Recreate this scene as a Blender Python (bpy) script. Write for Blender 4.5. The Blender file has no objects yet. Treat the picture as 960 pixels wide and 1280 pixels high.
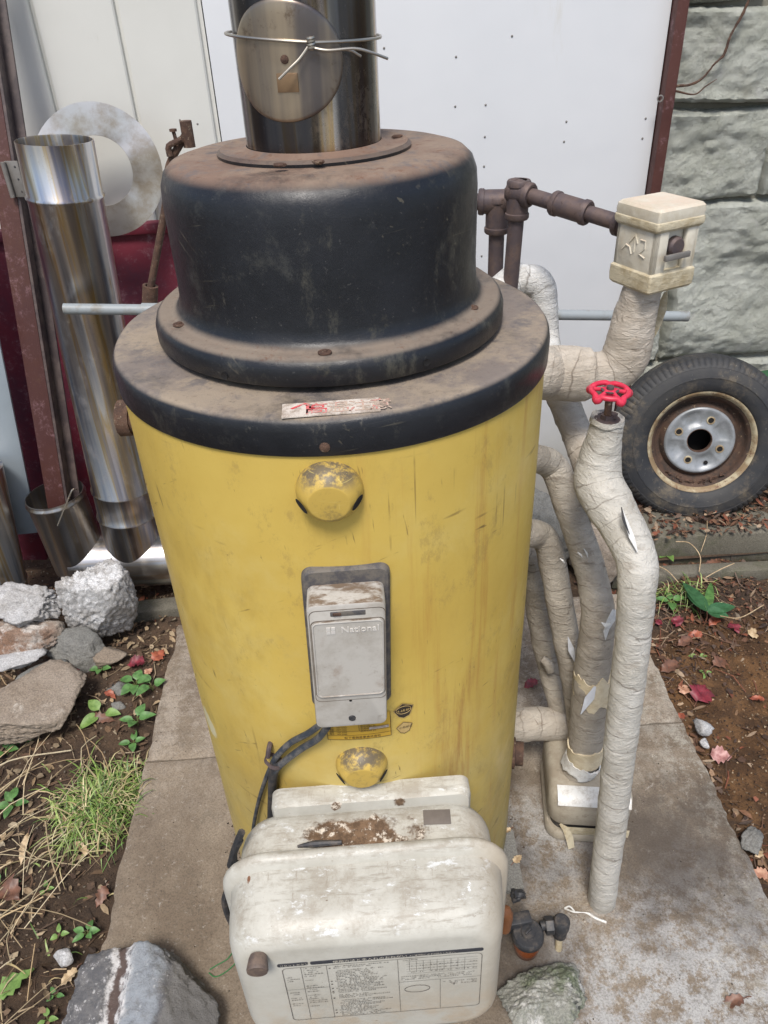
import bpy, bmesh, math, random
import numpy as np
from mathutils import Vector, Matrix, noise as mn
R_ = math.radians; PI = math.pi
rnd = random.Random(7)
scn = bpy.context.scene
# ------------------------------------------------------------------ camera
F = 960.0; CX, CY = 480.0, 640.0; H = 1.5          # focal length and centre in photo pixels, eye height in metres
dn = Vector((70, 1410, F)).normalized(); upc = -dn
yc = Vector((-69, -652, F)); yc -= yc.dot(upc)*upc; yc.normalize()
xc = yc.cross(upc)
RW = Matrix((xc, yc, upc))                         # camera (x right, y down, z forward) -> world
cd = bpy.data.cameras.new('camera'); cam = bpy.data.objects.new('camera', cd); scn.collection.objects.link(cam)
cd.sensor_fit = 'VERTICAL'; cd.sensor_height = 36; cd.lens = 36*F/1280; cd.clip_end = 2000; cd.clip_start = .02
m3 = RW @ Matrix(((1, 0, 0), (0, -1, 0), (0, 0, -1)))
cam.matrix_world = Matrix.Translation((0, 0, H)) @ m3.to_4x4()
scn.camera = cam
def ray(u, v): return RW @ Vector(((u-CX)/F, (v-CY)/F, 1))
def atz(u, v, z): r = ray(u, v); return Vector((0, 0, H)) + r*((z-H)/r.z)
def aty(u, v, y): r = ray(u, v); return Vector((0, 0, H)) + r*(y/r.y)
# ------------------------------------------------------------------ light
w = bpy.data.worlds.new('World'); scn.world = w; w.use_nodes = True
wn = w.node_tree; bg = wn.nodes['Background']
sky = wn.nodes.new('ShaderNodeTexSky'); sky.sky_type = 'NISHITA'; sky.sun_disc = False
SUN_EL, SUN_AZ = R_(60), R_(192)                   # azimuth clockwise from +y
sky.sun_elevation = SUN_EL; sky.sun_rotation = SUN_AZ; sky.air_density = 1.0; sky.dust_density = 2.6; sky.ozone_density = 1
wn.links.new(sky.outputs[0], bg.inputs[0]); bg.inputs[1].default_value = .115
sl = bpy.data.lights.new('sun', 'SUN'); sl.energy = 2.4; sl.angle = R_(15); sl.color = (1, .955, .90)
sun = bpy.data.objects.new('sun', sl); scn.collection.objects.link(sun)
sd = Vector((math.sin(SUN_AZ)*math.cos(SUN_EL), math.cos(SUN_AZ)*math.cos(SUN_EL), math.sin(SUN_EL)))
sun.rotation_euler = sd.to_track_quat('Z', 'Y').to_euler()
scn.view_settings.view_transform = 'Standard'; scn.view_settings.look = 'None'
scn.view_settings.exposure = 0.50; scn.view_settings.gamma = 1
# ------------------------------------------------------------------ materials
def S(r, g, b, k=1.0):                             # sRGB 0-255 -> linear rgba
    f = lambda c: (c/255/12.92 if c/255 <= .04045 else ((c/255+.055)/1.055)**2.4)*k
    return (f(r), f(g), f(b), 1)
class Mat:
    def __init__(s, name):
        s.m = bpy.data.materials.new(name); s.m.use_nodes = True; s.t = s.m.node_tree; s.n = s.t.nodes
        s.b = s.n['Principled BSDF']; s.tc = s.n.new('ShaderNodeTexCoord'); s.co = s.tc.outputs['Object']; s.ge = s.n.new('ShaderNodeNewGeometry')
    def _in(s, sock, v):
        if hasattr(v, 'is_linked') or isinstance(v, bpy.types.NodeSocket): s.t.links.new(v, sock)
        else: sock.default_value = v
    def vec(s, sc=(1, 1, 1), rot=(0, 0, 0), loc=(0, 0, 0), src=None):
        n = s.n.new('ShaderNodeMapping'); s._in(n.inputs[0], src or s.co); n.inputs[1].default_value = loc; n.inputs[2].default_value = rot; n.inputs[3].default_value = sc; return n.outputs[0]
    def noise(s, sc, det=5, ro=.6, vec=None, dist=0):
        n = s.n.new('ShaderNodeTexNoise'); s._in(n.inputs['Vector'], vec or s.co); n.inputs['Scale'].default_value = sc
        n.inputs['Detail'].default_value = det; n.inputs['Roughness'].default_value = ro; n.inputs['Distortion'].default_value = dist; return n.outputs['Fac']
    def vor(s, sc, vec=None, feat='F1', out='Distance'):
        n = s.n.new('ShaderNodeTexVoronoi'); n.feature = feat; s._in(n.inputs['Vector'], vec or s.co); n.inputs['Scale'].default_value = sc; return n.outputs[out]
    def mr(s, f, a, b, c=0., d=1.):
        n = s.n.new('ShaderNodeMapRange'); n.interpolation_type = 'SMOOTHSTEP'; s._in(n.inputs[0], f)
        n.inputs[1].default_value = a; n.inputs[2].default_value = b; n.inputs[3].default_value = c; n.inputs[4].default_value = d; return n.outputs[0]
    def op(s, o, a, b=0.):
        n = s.n.new('ShaderNodeMath'); n.operation = o; s._in(n.inputs[0], a); s._in(n.inputs[1], b); return n.outputs[0]
    def mul(s, a, b): return s.op('MULTIPLY', a, b)
    def mix(s, f, a, b):
        n = s.n.new('ShaderNodeMix'); n.data_type = 'RGBA'; s._in(n.inputs[0], f); s._in(n.inputs[6], a); s._in(n.inputs[7], b); return n.outputs[2]
    def ramp(s, f, stops):
        n = s.n.new('ShaderNodeValToRGB'); s._in(n.inputs[0], f); e = n.color_ramp.elements
        e[0].position, e[0].color = stops[0]; e[1].position, e[1].color = stops[-1]
        for p, c in stops[1:-1]: x = e.new(p); x.color = c
        return n.outputs[0]
    def sep(s, src=None):
        n = s.n.new('ShaderNodeSeparateXYZ'); s._in(n.inputs[0], src or s.co); return n.outputs
    def upz(s, a=.4, b=.95): return s.mr(s.sep(s.ge.outputs['Normal'])[2], a, b)
    def blob(s, c, r, nsc=30, amp=.5, soft=.2, sc=(1, 1, 1)):             # soft irregular patch round a point of the object
        v = s.n.new('ShaderNodeVectorMath'); v.operation = 'DISTANCE'; s._in(v.inputs[0], s.vec(sc)); v.inputs[1].default_value = tuple(a*b for a, b in zip(c, sc))
        d = s.op('DIVIDE', v.outputs['Value'], r); d = s.op('ADD', d, s.mul(s.op('SUBTRACT', s.noise(nsc, 8, .7), .5), amp*2.4))
        return s.mr(d, 1.0+soft*.3, 1.0-soft)
    def lines(s, sc, wd=.012, vec=None, det=2, cov=.5, csc=3): # thin wandering scratches, kept only in patches
        a = s.noise(sc*9, 2, .5, s.vec((1, .6, .05), rot=(.35, .25, .4), src=vec)); b = s.noise(sc*9, 2, .5, s.vec((.06, .06, 1), rot=(-.3, .2, .1), src=vec))
        f = s.op('MAXIMUM', s.mr(a, .67, .73), s.mr(b, .67, .73))
        return s.mul(f, s.mr(s.noise(csc, 3), cov-.06, cov+.06))
    def uv(s):
        return s.tc.outputs['UV']
    def attr(s, name):
        n = s.n.new('ShaderNodeAttribute'); n.attribute_name = name; return n.outputs['Color']
    def done(s, col, rough=.6, metal=0., bumps=(), spec=None, trans=None):
        s._in(s.b.inputs['Base Color'], col); s._in(s.b.inputs['Roughness'], rough); s._in(s.b.inputs['Metallic'], metal)
        if spec is not None: s.b.inputs['Specular IOR Level'].default_value = spec
        if trans: s.b.inputs['Transmission Weight'].default_value = trans
        prev = None
        for h, st, di in bumps:
            n = s.n.new('ShaderNodeBump'); n.inputs['Strength'].default_value = st; n.inputs['Distance'].default_value = di
            s._in(n.inputs['Height'], h)
            if prev is not None: s.t.links.new(prev, n.inputs['Normal'])
            prev = n.outputs[0]
        if prev is not None: s.t.links.new(prev, s.b.inputs['Normal'])
        return s.m
# ------------------------------------------------------------------ mesh gathering
class G:
    def __init__(s): s.v = []; s.f = []; s.uv = []; s.col = []
    def add(s, vs, fs, uvs=None, col=None):
        b = len(s.v); s.v += [tuple(p) for p in vs]; s.f += [tuple(i+b for i in f) for f in fs]
        s.uv += list(uvs) if uvs is not None else [(0, 0)]*len(vs)
        s.col += [col or (1, 1, 1, 1)]*len(vs); return s
    def bm(s, bm, M=None):
        if M is not None: bm.transform(M)
        bm.verts.index_update(); s.add([v.co[:] for v in bm.verts], [[v.index for v in f.verts] for f in bm.faces]); bm.free(); return s
    def box(s, c, sz, bev=0.0, rot=(0, 0, 0), seg=2):
        b = bmesh.new(); bmesh.ops.create_cube(b, size=1); bmesh.ops.scale(b, vec=sz, verts=b.verts)
        if bev: bmesh.ops.bevel(b, geom=list(b.edges), offset=bev, segments=seg, affect='EDGES', profile=.5)
        from mathutils import Euler
        return s.bm(b, Matrix.Translation(c) @ Euler(rot).to_matrix().to_4x4())
    def lathe(s, prof, n=48, o=(0, 0, 0), ax=(0, 0, 1), cap=False, mod=None, arc=None, xref=None):
        ax = Vector(ax).normalized(); q = Vector((0, 0, 1)).rotation_difference(ax); o = Vector(o); vs = []; fs = []; us = []
        k = len(prof)
        for j in range(n):
            a = 2*PI*j/n
            for i, (r, z) in enumerate(prof):
                if mod: r, z = mod(i, a, r, z)
                vs.append(o + q @ Vector((r*math.cos(a), r*math.sin(a), z))); us.append((j/n, i/k))
        for j in range(n):
            for i in range(k-1):
                a, b = j*k+i, ((j+1) % n)*k+i; fs.append((a, b, b+1, a+1))
        if cap:
            if prof[-1][0] > 1e-6: fs.append(tuple(j*k+k-1 for j in range(n)))
            if prof[0][0] > 1e-6: fs.append(tuple(j*k for j in reversed(range(n))))
        return s.add(vs, fs, us)
    def cyl(s, p0, p1, r, r2=None, n=20, bev=0):
        p0 = Vector(p0); p1 = Vector(p1); L = (p1-p0).length; r2 = r if r2 is None else r2
        pr = [(0, 0), (r-bev, 0), (r, bev), (r2, L-bev), (r2-bev, L), (0, L)] if bev else [(0, 0), (r, 0), (r2, L), (0, L)]
        return s.lathe(pr, n, p0, p1-p0)
    def tube(s, pts, rad, n=10, step=None, closed=False, smooth=True, wrap=0, rough=0, cap=True, seed=0, ridge=.045):
        P = [Vector(p) for p in pts]; rr = rad if isinstance(rad, (list, tuple)) else [rad]*len(P)
        if smooth and len(P) > 2 or closed:
            Q = []; RR = []; m = len(P)
            rng = range(m) if closed else range(m-1)
            for i in rng:
                p0 = P[i-1] if (i > 0 or closed) else P[0]*2-P[1]; p1 = P[i]; p2 = P[(i+1) % m]; p3 = P[(i+2) % m] if (i+2 < m or closed) else P[-1]*2-P[-2]
                k = max(2, int((p2-p1).length/(step or max(rad if not isinstance(rad, (list, tuple)) else rr[i], .004)*.8)))
                for t in range(k):
                    u = t/k
                    Q.append(.5*((2*p1)+(-p0+p2)*u+(2*p0-5*p1+4*p2-p3)*u*u+(-p0+3*p1-3*p2+p3)*u**3)); RR.append(rr[i]*(1-u)+rr[(i+1) % m]*u)
            if not closed: Q.append(P[-1]); RR.append(rr[-1])
            P, rr = Q, RR
        elif step:
            Q = []; RR = []
            for i in range(len(P)-1):
                k = max(1, int((P[i+1]-P[i]).length/step))
                for t in range(k): Q.append(P[i].lerp(P[i+1], t/k)); RR.append(rr[i]*(1-t/k)+rr[i+1]*t/k)
            Q.append(P[-1]); RR.append(rr[-1]); P, rr = Q, RR
        m = len(P); vs = []; us = []; L = 0; up = None
        for i in range(m):
            if closed: t = (P[(i+1) % m]-P[i-1])
            else: t = (P[min(i+1, m-1)]-P[max(i-1, 0)])
            t.normalize()
            if up is None:
                up = t.orthogonal().normalized()
            up = (up - up.dot(t)*t).normalized(); sd_ = t.cross(up)
            if i: L += (P[i]-P[i-1]).length
            for j in range(n):
                a = 2*PI*j/n; r = rr[i]
                if wrap:
                    ph = (L/wrap + j/n) % 1.0
                    r *= 1 + ridge*(ph-.5)
                d = up*math.cos(a)+sd_*math.sin(a)
                if rough:
                    q = P[i]+d*r + Vector((seed*3.1, 0, 0)); r += rough*(mn.noise(q*28)+.6*mn.noise(Vector((q.x*60, q.y*60, q.z*160))))
                vs.append(P[i]+d*r); us.append((j/n, L))
        fs = []
        for i in range(m if closed else m-1):
            for j in range(n):
                a = i*n+j; b = i*n+(j+1) % n; c = ((i+1) % m)*n+(j+1) % n; e = ((i+1) % m)*n+j; fs.append((a, b, c, e))
        if cap and not closed: fs.append(tuple(reversed(range(n)))); fs.append(tuple((m-1)*n+j for j in range(n)))
        return s.add(vs, fs, us)
    def text(s, body, size, M, ext=.0, xs=1.0, just='LEFT'):
        c = bpy.data.curves.new('t', 'FONT'); c.body = body; c.size = size; c.align_x = just; c.extrude = ext; c.resolution_u = 2
        o = bpy.data.objects.new('t', c); scn.collection.objects.link(o); bpy.context.view_layer.update()
        me = bpy.data.meshes.new_from_object(o.evaluated_get(bpy.context.evaluated_depsgraph_get()))
        vs = [(M(Vector((v.co.x*xs, v.co.y, v.co.z))) if callable(M) else M @ Vector((v.co.x*xs, v.co.y, v.co.z))) for v in me.vertices]
        s.add(vs, [list(p.vertices) for p in me.polygons]); bpy.data.objects.remove(o); bpy.data.meshes.remove(me); bpy.data.curves.remove(c); return s
    def map(s, fn): s.v = [tuple(fn(Vector(p))) for p in s.v]; return s
    def build(s, name, mat, parent=None, loc=None, ang=35, flat=False, col=False):
        org = Vector(parent['_o']) if parent is not None else Vector(loc or (0, 0, 0))
        me = bpy.data.meshes.new(name); me.from_pydata([tuple(Vector(p)-org) for p in s.v], [], s.f)
        uvl = me.uv_layers.new(name='UVMap'); vi = np.empty(len(me.loops), dtype=np.int32); me.loops.foreach_get('vertex_index', vi)
        U = np.array(s.uv, dtype=np.float32)[vi]
        pi = np.repeat(np.arange(len(me.polygons)), [p.loop_total for p in me.polygons]); mx = np.zeros(len(me.polygons)); np.maximum.at(mx, pi, U[:, 0])
        U[(mx[pi]-U[:, 0]) > .5, 0] += 1                       # no seam where the angle wraps round
        uvl.data.foreach_set('uv', U.ravel())
        if col:
            ca = me.color_attributes.new('col', 'FLOAT_COLOR', 'POINT'); ca.data.foreach_set('color', np.array(s.col, dtype=np.float32).ravel())
        me.materials.append(mat); me.validate(); me.update()
        if not flat:
            me.shade_smooth(); me.set_sharp_from_angle(angle=R_(ang))
        o = bpy.data.objects.new(name, me); scn.collection.objects.link(o); o['_o'] = tuple(org)
        if parent is not None: o.parent = parent
        else: o.location = org
        return o
def tag(o, label=None, cat=None, group=None, kind=None):
    for k, v in (('label', label), ('category', cat), ('group', group), ('kind', kind)):
        if v: o[k] = v
    return o
def root(name, loc, label, cat, group=None):
    o = bpy.data.objects.new(name, None); scn.collection.objects.link(o); o.location = loc; o['_o'] = tuple(loc); o.empty_display_size = .05
    return tag(o, label, cat, group)
def rl(o, p): return tuple(Vector(p)-Vector(o['_o']))
def rock_g(c, size, seed, rot=(0, 0, 0), sub=5, namp=.06, planes=12, nsc=5, sharp=1.0, g=None):
    rg = random.Random(seed); b = bmesh.new(); bmesh.ops.create_icosphere(b, subdivisions=sub, radius=1)
    D = np.array([v.co[:] for v in b.verts]); N = []
    for i in range(planes):
        v = Vector((rg.gauss(0, 1), rg.gauss(0, 1), rg.gauss(0, 1))).normalized(); N.append((*v, rg.uniform(.50, .86)))
    for v in ((0, 0, 1), (0, 0, -1)): N.append((*v, .74))
    N = np.array(N); q = D @ N[:, :3].T; q = np.where(q > .05, N[:, 3]/np.maximum(q, .05), 9); r = np.minimum(q.min(axis=1), 1.22)
    from mathutils import Euler
    M = Matrix.Translation(c) @ Euler(rot).to_matrix().to_4x4()
    for i, v in enumerate(b.verts):
        d = Vector(D[i]); p = d*r[i]
        n = mn.fractal(p*1.6+Vector((seed, 0, 0)), 1, 2, 3)*.7*namp + mn.fractal(p*nsc+Vector((0, seed, 0)), .7, 2, 5)*namp
        n += .016*mn.fractal(p*13+Vector((seed, 3, 1)), .6, 2.3, 4) - .03*max(0, .5-abs(mn.noise(p*3.1+Vector((seed, 0, 9))))*9)
        p = d*(r[i]+n); v.co = (p.x*size[0], p.y*size[1], p.z*size[2])
    g = g or G(); return g.bm(b, M)
# ================================================================== MATERIALS
def concrete(name, c1, c2, c3, seed=0, white=.62, moss=None, agg=0, bump=.5):
    m = Mat(name); v = m.vec(loc=(seed, seed*.7, 0))
    col = m.mix(m.mr(m.noise(3.5, 6, .65, v), .38, .62), c1, c2)
    col = m.mix(m.mr(m.noise(9, 9, .75, v), white, white+.12), col, c3)
    if moss: col = m.mix(m.mr(m.noise(7, 8, .7, m.vec(loc=(seed+5, 1, 2))), .5, .62), col, moss)
    fine = m.noise(260, 4, .7, v); col = m.mix(m.mr(fine, .35, .7, 0, .45), col, S(40, 34, 28))
    col = m.mix(m.mr(m.noise(90, 6, .8, v), .6, .72, 0, .6), col, c3)
    col = m.mix(m.mr(m.noise(2.0, 7, .7, m.vec(loc=(seed, 3, 9))), .56, .72, 0, .45), col, S(78, 64, 50))
    if agg: 
        a = m.vor(agg, v); col = m.mix(m.mr(a, .25, .1, 0, .55), col, S(200, 198, 190, .7)); col = m.mix(m.mr(m.vor(agg*.7, m.vec(loc=(4, 4, 4))), .22, .12, 0, .8), col, S(50, 52, 52))
    return m.done(col, .93, 0, [(m.noise(60, 8, .75, v), bump, .006), (fine, bump*.7, .002)])
M_slabL = concrete('slab_concrete', S(138, 118, 98), S(152, 134, 114), S(186, 176, 160), 0, .6)
M_rockw = concrete('rubble_pale', S(190, 190, 190), S(160, 154, 146), S(226, 227, 228), 3, .48, None, 0, .9)
M_rockg = concrete('rubble_grey', S(118, 119, 116), S(134, 133, 128), S(175, 175, 172), 8, .62, None, 0, .8)
M_rockb = concrete('rubble_brown', S(158, 146, 132), S(142, 128, 112), S(196, 188, 176), 12, .58, None, 0, .8)
M_rockr = concrete('rubble_rusty', S(176, 166, 154), S(142, 112, 92), S(205, 198, 190), 21, .5, None, 0, .9)
M_rockm = concrete('rubble_mossy', S(146, 148, 136), S(164, 162, 152), S(216, 214, 208), 15, .50, S(120, 128, 104), 60, 1.0)
M_curb = concrete('curb_concrete', S(116, 112, 100), S(102, 98, 86), S(150, 146, 134), 30, .66, S(94, 94, 76))
def soil(name):
    m = Mat(name)
    c = m.mix(m.mr(m.noise(4, 8, .7), .4, .62), S(70, 56, 44), S(98, 78, 60))
    x = m.sep()[0]
    rr = m.blob((1.12, 1.18, -.03), .5, 6, .35); c = m.mix(rr, c, m.mix(m.mr(m.noise(12, 8, .7), .4, .6), S(86, 60, 36), S(124, 90, 56)))
    c = m.mix(m.mr(m.noise(40, 8, .8), .58, .68, 0, .55), c, S(140, 118, 92)); c = m.mix(m.mr(m.noise(110, 6, .8), .5, .7, 0, .7), c, S(34, 26, 20))
    far = m.mr(m.sep()[1], .1, -.6); c = m.mix(far, c, m.mix(m.noise(3, 8, .7), S(158, 158, 154), S(134, 134, 130)))  # unseen ground behind the camera, made pale to brighten metal reflections and bounce
    return m.done(c, .97, 0, [(m.noise(70, 8, .8), 1, .012), (m.noise(250, 4, .7), .7, .004)])
M_soil = soil('soil')
m = Mat('wall_paint_board'); c = m.mix(m.mr(m.noise(1.6, 5), .35, .7, 0, .5), S(212, 214, 216), S(202, 205, 208)); c = m.mix(m.mr(m.noise(5, 8, .75, m.vec((2, 2, .5))), .6, .8, 0, .45), c, S(190, 186, 172))
c = m.mix(m.mr(m.sep()[2], .45, .0, 0, .55), c, m.mix(m.noise(14, 6, .7), S(206, 200, 182), S(176, 168, 146)))
M_board = m.done(c, .42, 0, [(m.noise(2.2, 3), .25, .02)], spec=.3)
m = Mat('siding_paint'); c = m.mix(m.mr(m.noise(2, 5), .35, .7, 0, .6), S(208, 208, 202), S(196, 196, 189)); c = m.mix(m.mr(m.noise(7, 8, .75, m.vec((1, 1, .4))), .62, .8, 0, .6), c, S(160, 154, 140))
M_siding = m.done(c, .45, 0, [(m.noise(3, 3), .2, .015)], spec=.3)
m = Mat('stone_face'); c = m.mix(m.mr(m.noise(6, 8, .7), .4, .62), S(212, 215, 204), S(190, 193, 180)); c = m.mix(m.mr(m.noise(16, 8, .75), .56, .68, 0, .7), c, S(208, 208, 202)); c = m.mix(m.mr(m.noise(5, 6, .7, m.vec(loc=(7, 7, 7))), .56, .7, 0, .6), c, S(178, 176, 158))
c = m.mix(m.mr(m.noise(120, 5, .7), .62, .72, 0, .7), c, S(128, 126, 118))
M_stone = m.done(c, .92, 0, [(m.noise(30, 10, .8), 1, .025), (m.noise(130, 6, .8), .9, .006)])
m = Mat('mortar'); M_mortar = m.done(m.mix(m.noise(12, 8, .7), S(140, 138, 126), S(100, 96, 84)), .95, 0, [(m.noise(60, 6, .7), .6, .006)])
def painted_red(name, a, b, rust):
    m = Mat(name); c = m.mix(m.mr(m.noise(5, 7, .7), .4, .65), a, b); c = m.mix(m.mr(m.noise(26, 9, .85), .52, .68, 0, .55), c, S(150, 118, 124))
    c = m.mix(m.mr(m.noise(11, 8, .75), rust, rust+.1, 0, .85), c, S(84, 58, 46)); return m.done(c, .5, 0, [(m.noise(80, 6), .3, .002)], spec=.35)
M_red = painted_red('maroon_paint', S(108, 38, 52), S(84, 44, 58), .62)
M_rustpost = painted_red('rusty_maroon', S(74, 46, 44), S(80, 50, 42), .58)
M_brownpost = painted_red('brown_paint', S(84, 52, 46), S(70, 40, 36), .66)
m = Mat('blue_white_post'); M_bluepost = m.done(m.mix(m.noise(6, 6, .7), S(158, 168, 176), S(132, 144, 152)), .5, 0)
def enamel():
    m = Mat('yellow_enamel'); P = m.sep()
    c = m.mix(m.mr(m.noise(4, 6, .6), .35, .68), S(200, 173, 88), S(190, 161, 78))
    c = m.mix(m.mr(m.noise(7, 8, .75, m.vec((1, 1, .45))), .5, .72, 0, .55), c, S(166, 138, 66))
    c = m.mix(m.mr(m.noise(2.6, 6, .7, m.vec(loc=(1, 8, 4))), .48, .7, 0, .5), c, S(204, 188, 124)); low = m.mr(P[2], .75, .0, 0, .9); c = m.mix(m.mul(low, m.mr(m.noise(9, 8, .7), .3, .6, .35, 1)), c, S(160, 146, 98))
    # rust runs at the right front
    rx = m.mr(m.op('ABSOLUTE', m.op('SUBTRACT', P[0], .147)), .05, .0); rz = m.mr(P[2], .74, .66)
    st = m.mr(m.noise(22, 8, .75, m.vec((1.6, 1.6, .16))), .42, .68); c = m.mix(m.mul(m.mul(rx, rz), m.mul(st, .7)), c, S(146, 98, 56))
    st2 = m.mr(m.noise(26, 6, .7, m.vec((1.5, 1.5, .07), loc=(3, 0, 0))), .52, .7, 0, .45); c = m.mix(m.mul(st2, m.mr(P[0], -.1, .2)), c, S(160, 104, 52))
    c = m.mix(m.mul(m.lines(30, .008, m.vec((1, 1, .6), rot=(.3, .2, .1)), 5, .58, 14), .75), c, S(90, 74, 48)); c = m.mix(m.mul(m.lines(12, .004, m.vec((1, 1, .5)), 3, .56, 9), .6), c, S(110, 90, 54))
    c = m.mix(m.mr(m.noise(70, 8, .8), .66, .74, 0, .75), c, S(88, 70, 48))
    c = m.mix(m.mr(m.noise(3.4, 8, .8, m.vec(loc=(9, 2, 1))), .54, .74, 0, .45), c, S(152, 134, 92)); c = m.mix(m.mr(m.noise(16, 9, .85, m.vec((1, 1, .6))), .54, .64, 0, .4), c, S(150, 126, 74)); c = m.mix(m.mr(m.noise(46, 6, .8, m.vec((1, 1, .45))), .66, .71, 0, .85), c, S(86, 70, 48))
    c = m.mix(m.blob((-.262, -.14, .5), .03, 22, .5), c, S(205, 196, 160))
    rough = m.mr(m.noise(12, 6, .7), .3, .7, .33, .6)
    return m.done(c, rough, 0, [(m.noise(5, 3), .12, .01), (m.noise(150, 5, .7), .12, .001)], spec=.35)
M_yellow = enamel()
m = Mat('yellow_cap_paint'); c = m.mix(m.mul(m.upz(.15, .7), m.mr(m.noise(60, 8, .75), .36, .55)), S(192, 162, 78), S(98, 88, 72)); c = m.mix(m.mul(m.lines(60, .03, None, 3, .4, 30), .6), c, S(206, 186, 110)); c = m.mix(m.mr(m.noise(30, 8, .8), .5, .66, 0, .6), c, S(120, 104, 66))
M_cap = m.done(c, .5, 0, [(m.noise(150, 5, .7), .2, .001)])
def black(name, dust=1.0, dcol=S(132, 112, 92), dcol2=S(116, 84, 62)):
    m = Mat(name); c = m.mix(m.mr(m.noise(6, 7, .7), .35, .68), S(19, 21, 25), S(29, 31, 36))
    c = m.mix(m.mr(m.noise(14, 9, .8), .54, .7, 0, .5), c, S(70, 70, 66)); c = m.mix(m.mr(m.noise(180, 4, .8), .62, .72, 0, .35), c, S(108, 106, 102)); c = m.mix(m.mr(m.noise(9, 8, .8, m.vec((1, 1, .5), loc=(5, 5, 1))), .56, .68, 0, .5), c, S(86, 84, 74))
    c = m.mix(m.mul(m.lines(30, .004, m.vec((.5, .5, 1.3), rot=(.4, .3, 0)), 1, .56, 9), .4), c, S(110, 104, 88)); c = m.mix(m.mr(m.noise(40, 8, .85, m.vec((1, 1, .5))), .6, .72, 0, .5), c, S(104, 100, 90))
    c = m.mix(m.mr(m.noise(7, 7, .7, m.vec(loc=(2, 6, 3))), .6, .72, 0, .5), c, S(112, 106, 84))
    d = m.mul(m.upz(.55, .97), m.mr(m.noise(9, 9, .75), .28, .5, .35, dust)); dc = m.mix(m.mr(m.noise(7, 8, .75, m.vec(loc=(3, 3, 3))), .42, .6), dcol, dcol2)
    dc = m.mix(m.mr(m.noise(22, 8, .8), .5, .66, 0, .75), dc, S(96, 92, 92)); dc = m.mix(m.mul(m.mr(m.sep()[2], 1.25, 1.2), .75 if 'rusty' in name else 0.), dc, S(122, 112, 100)); dc = m.mix(m.mr(m.noise(45, 8, .8), .56, .66, 0, .8 if 'rusty' in name else .2), dc, S(104, 72, 54))
    dc = m.mix(m.mr(m.noise(120, 6, .8), .56, .7, 0, .5), dc, S(70, 54, 44)); c = m.mix(d, c, dc)
    r = m.op('ADD', m.mul(d, .4), m.mr(m.noise(30, 6, .7), .3, .7, .28, .46))
    return m.done(c, r, 0, [(m.noise(120, 7, .8), .35, .0015), (m.noise(6, 3), .15, .01)], spec=.45)
M_drum = black('black_enamel_rusty_top', 1.0, S(132, 114, 98), S(118, 96, 82)); M_lid = black('black_enamel_dusty', .95, S(150, 136, 118), S(122, 112, 104)); M_flange = black('black_enamel_flange', 1.0, S(134, 118, 100), S(122, 98, 78))
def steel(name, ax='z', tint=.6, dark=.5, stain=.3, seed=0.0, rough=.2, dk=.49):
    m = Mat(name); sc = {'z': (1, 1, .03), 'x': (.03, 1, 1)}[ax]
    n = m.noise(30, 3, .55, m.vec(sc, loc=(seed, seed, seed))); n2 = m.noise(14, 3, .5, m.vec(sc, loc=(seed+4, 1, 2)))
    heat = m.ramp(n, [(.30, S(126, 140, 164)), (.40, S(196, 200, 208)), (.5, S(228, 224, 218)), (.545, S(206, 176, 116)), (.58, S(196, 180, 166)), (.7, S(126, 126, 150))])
    c = m.mix(tint, S(190, 190, 190), heat); c = m.mix(m.mul(m.mr(n2, dk, dk+.05), dark), c, S(52, 50, 54))  # heat tint, then dark streaks painted in as reflections of dark surroundings
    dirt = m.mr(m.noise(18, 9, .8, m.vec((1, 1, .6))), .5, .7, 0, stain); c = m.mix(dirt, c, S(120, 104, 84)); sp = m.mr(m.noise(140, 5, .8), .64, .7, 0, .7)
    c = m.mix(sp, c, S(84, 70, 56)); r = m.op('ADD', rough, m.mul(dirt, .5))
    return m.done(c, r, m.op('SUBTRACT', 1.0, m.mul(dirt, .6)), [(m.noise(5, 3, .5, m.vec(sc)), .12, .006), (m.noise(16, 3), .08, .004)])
M_flue = steel('flue_steel_heat_tint_reflections', 'z', .85, .9, .6, 3.0, .24, .45); M_duct = steel('duct_steel', 'z', .75, .45, .35, 5.5, .34); M_ductx = steel('duct_steel_horizontal', 'x', .3, .3, .4, 1.2, .3); M_duct2 = steel('duct_steel_clean', 'z', .35, .3, .25, 8.2, .34)
m = Mat('mirror_steel'); M_mirror = m.done(m.mix(m.mr(m.noise(9, 6, .7), .4, .62, 0, .8), S(196, 192, 186), S(160, 144, 124)), .30, .85, [(m.noise(7, 2), .35, .015)])
m = Mat('dull_disc'); c = m.mix(m.mr(m.noise(10, 5, .6, m.vec((1, 1, .06))), .42, .6), S(168, 152, 130), S(104, 98, 96)); c = m.mix(m.mr(m.noise(30, 8, .8), .56, .7, 0, .7), c, S(96, 78, 62))
M_disc = m.done(c, .34, .8, [(m.noise(12, 3), .2, .004)])
m = Mat('zinc'); M_zinc = m.done(m.mix(m.noise(50, 6, .7), S(150, 148, 144), S(110, 104, 98)), .5, .4)
m = Mat('wire'); M_wire = m.done(S(178, 172, 160), .35, .9)
m = Mat('iron_pipe'); c = m.mix(m.mr(m.noise(30, 7, .7), .4, .62), S(84, 74, 76), S(104, 88, 82)); c = m.mix(m.mr(m.noise(120, 6, .8), .56, .68, 0, .8), c, S(58, 46, 44)); M_iron = m.done(c, .62, .3, [(m.noise(150, 6, .7), .35, .0015)])
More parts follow.
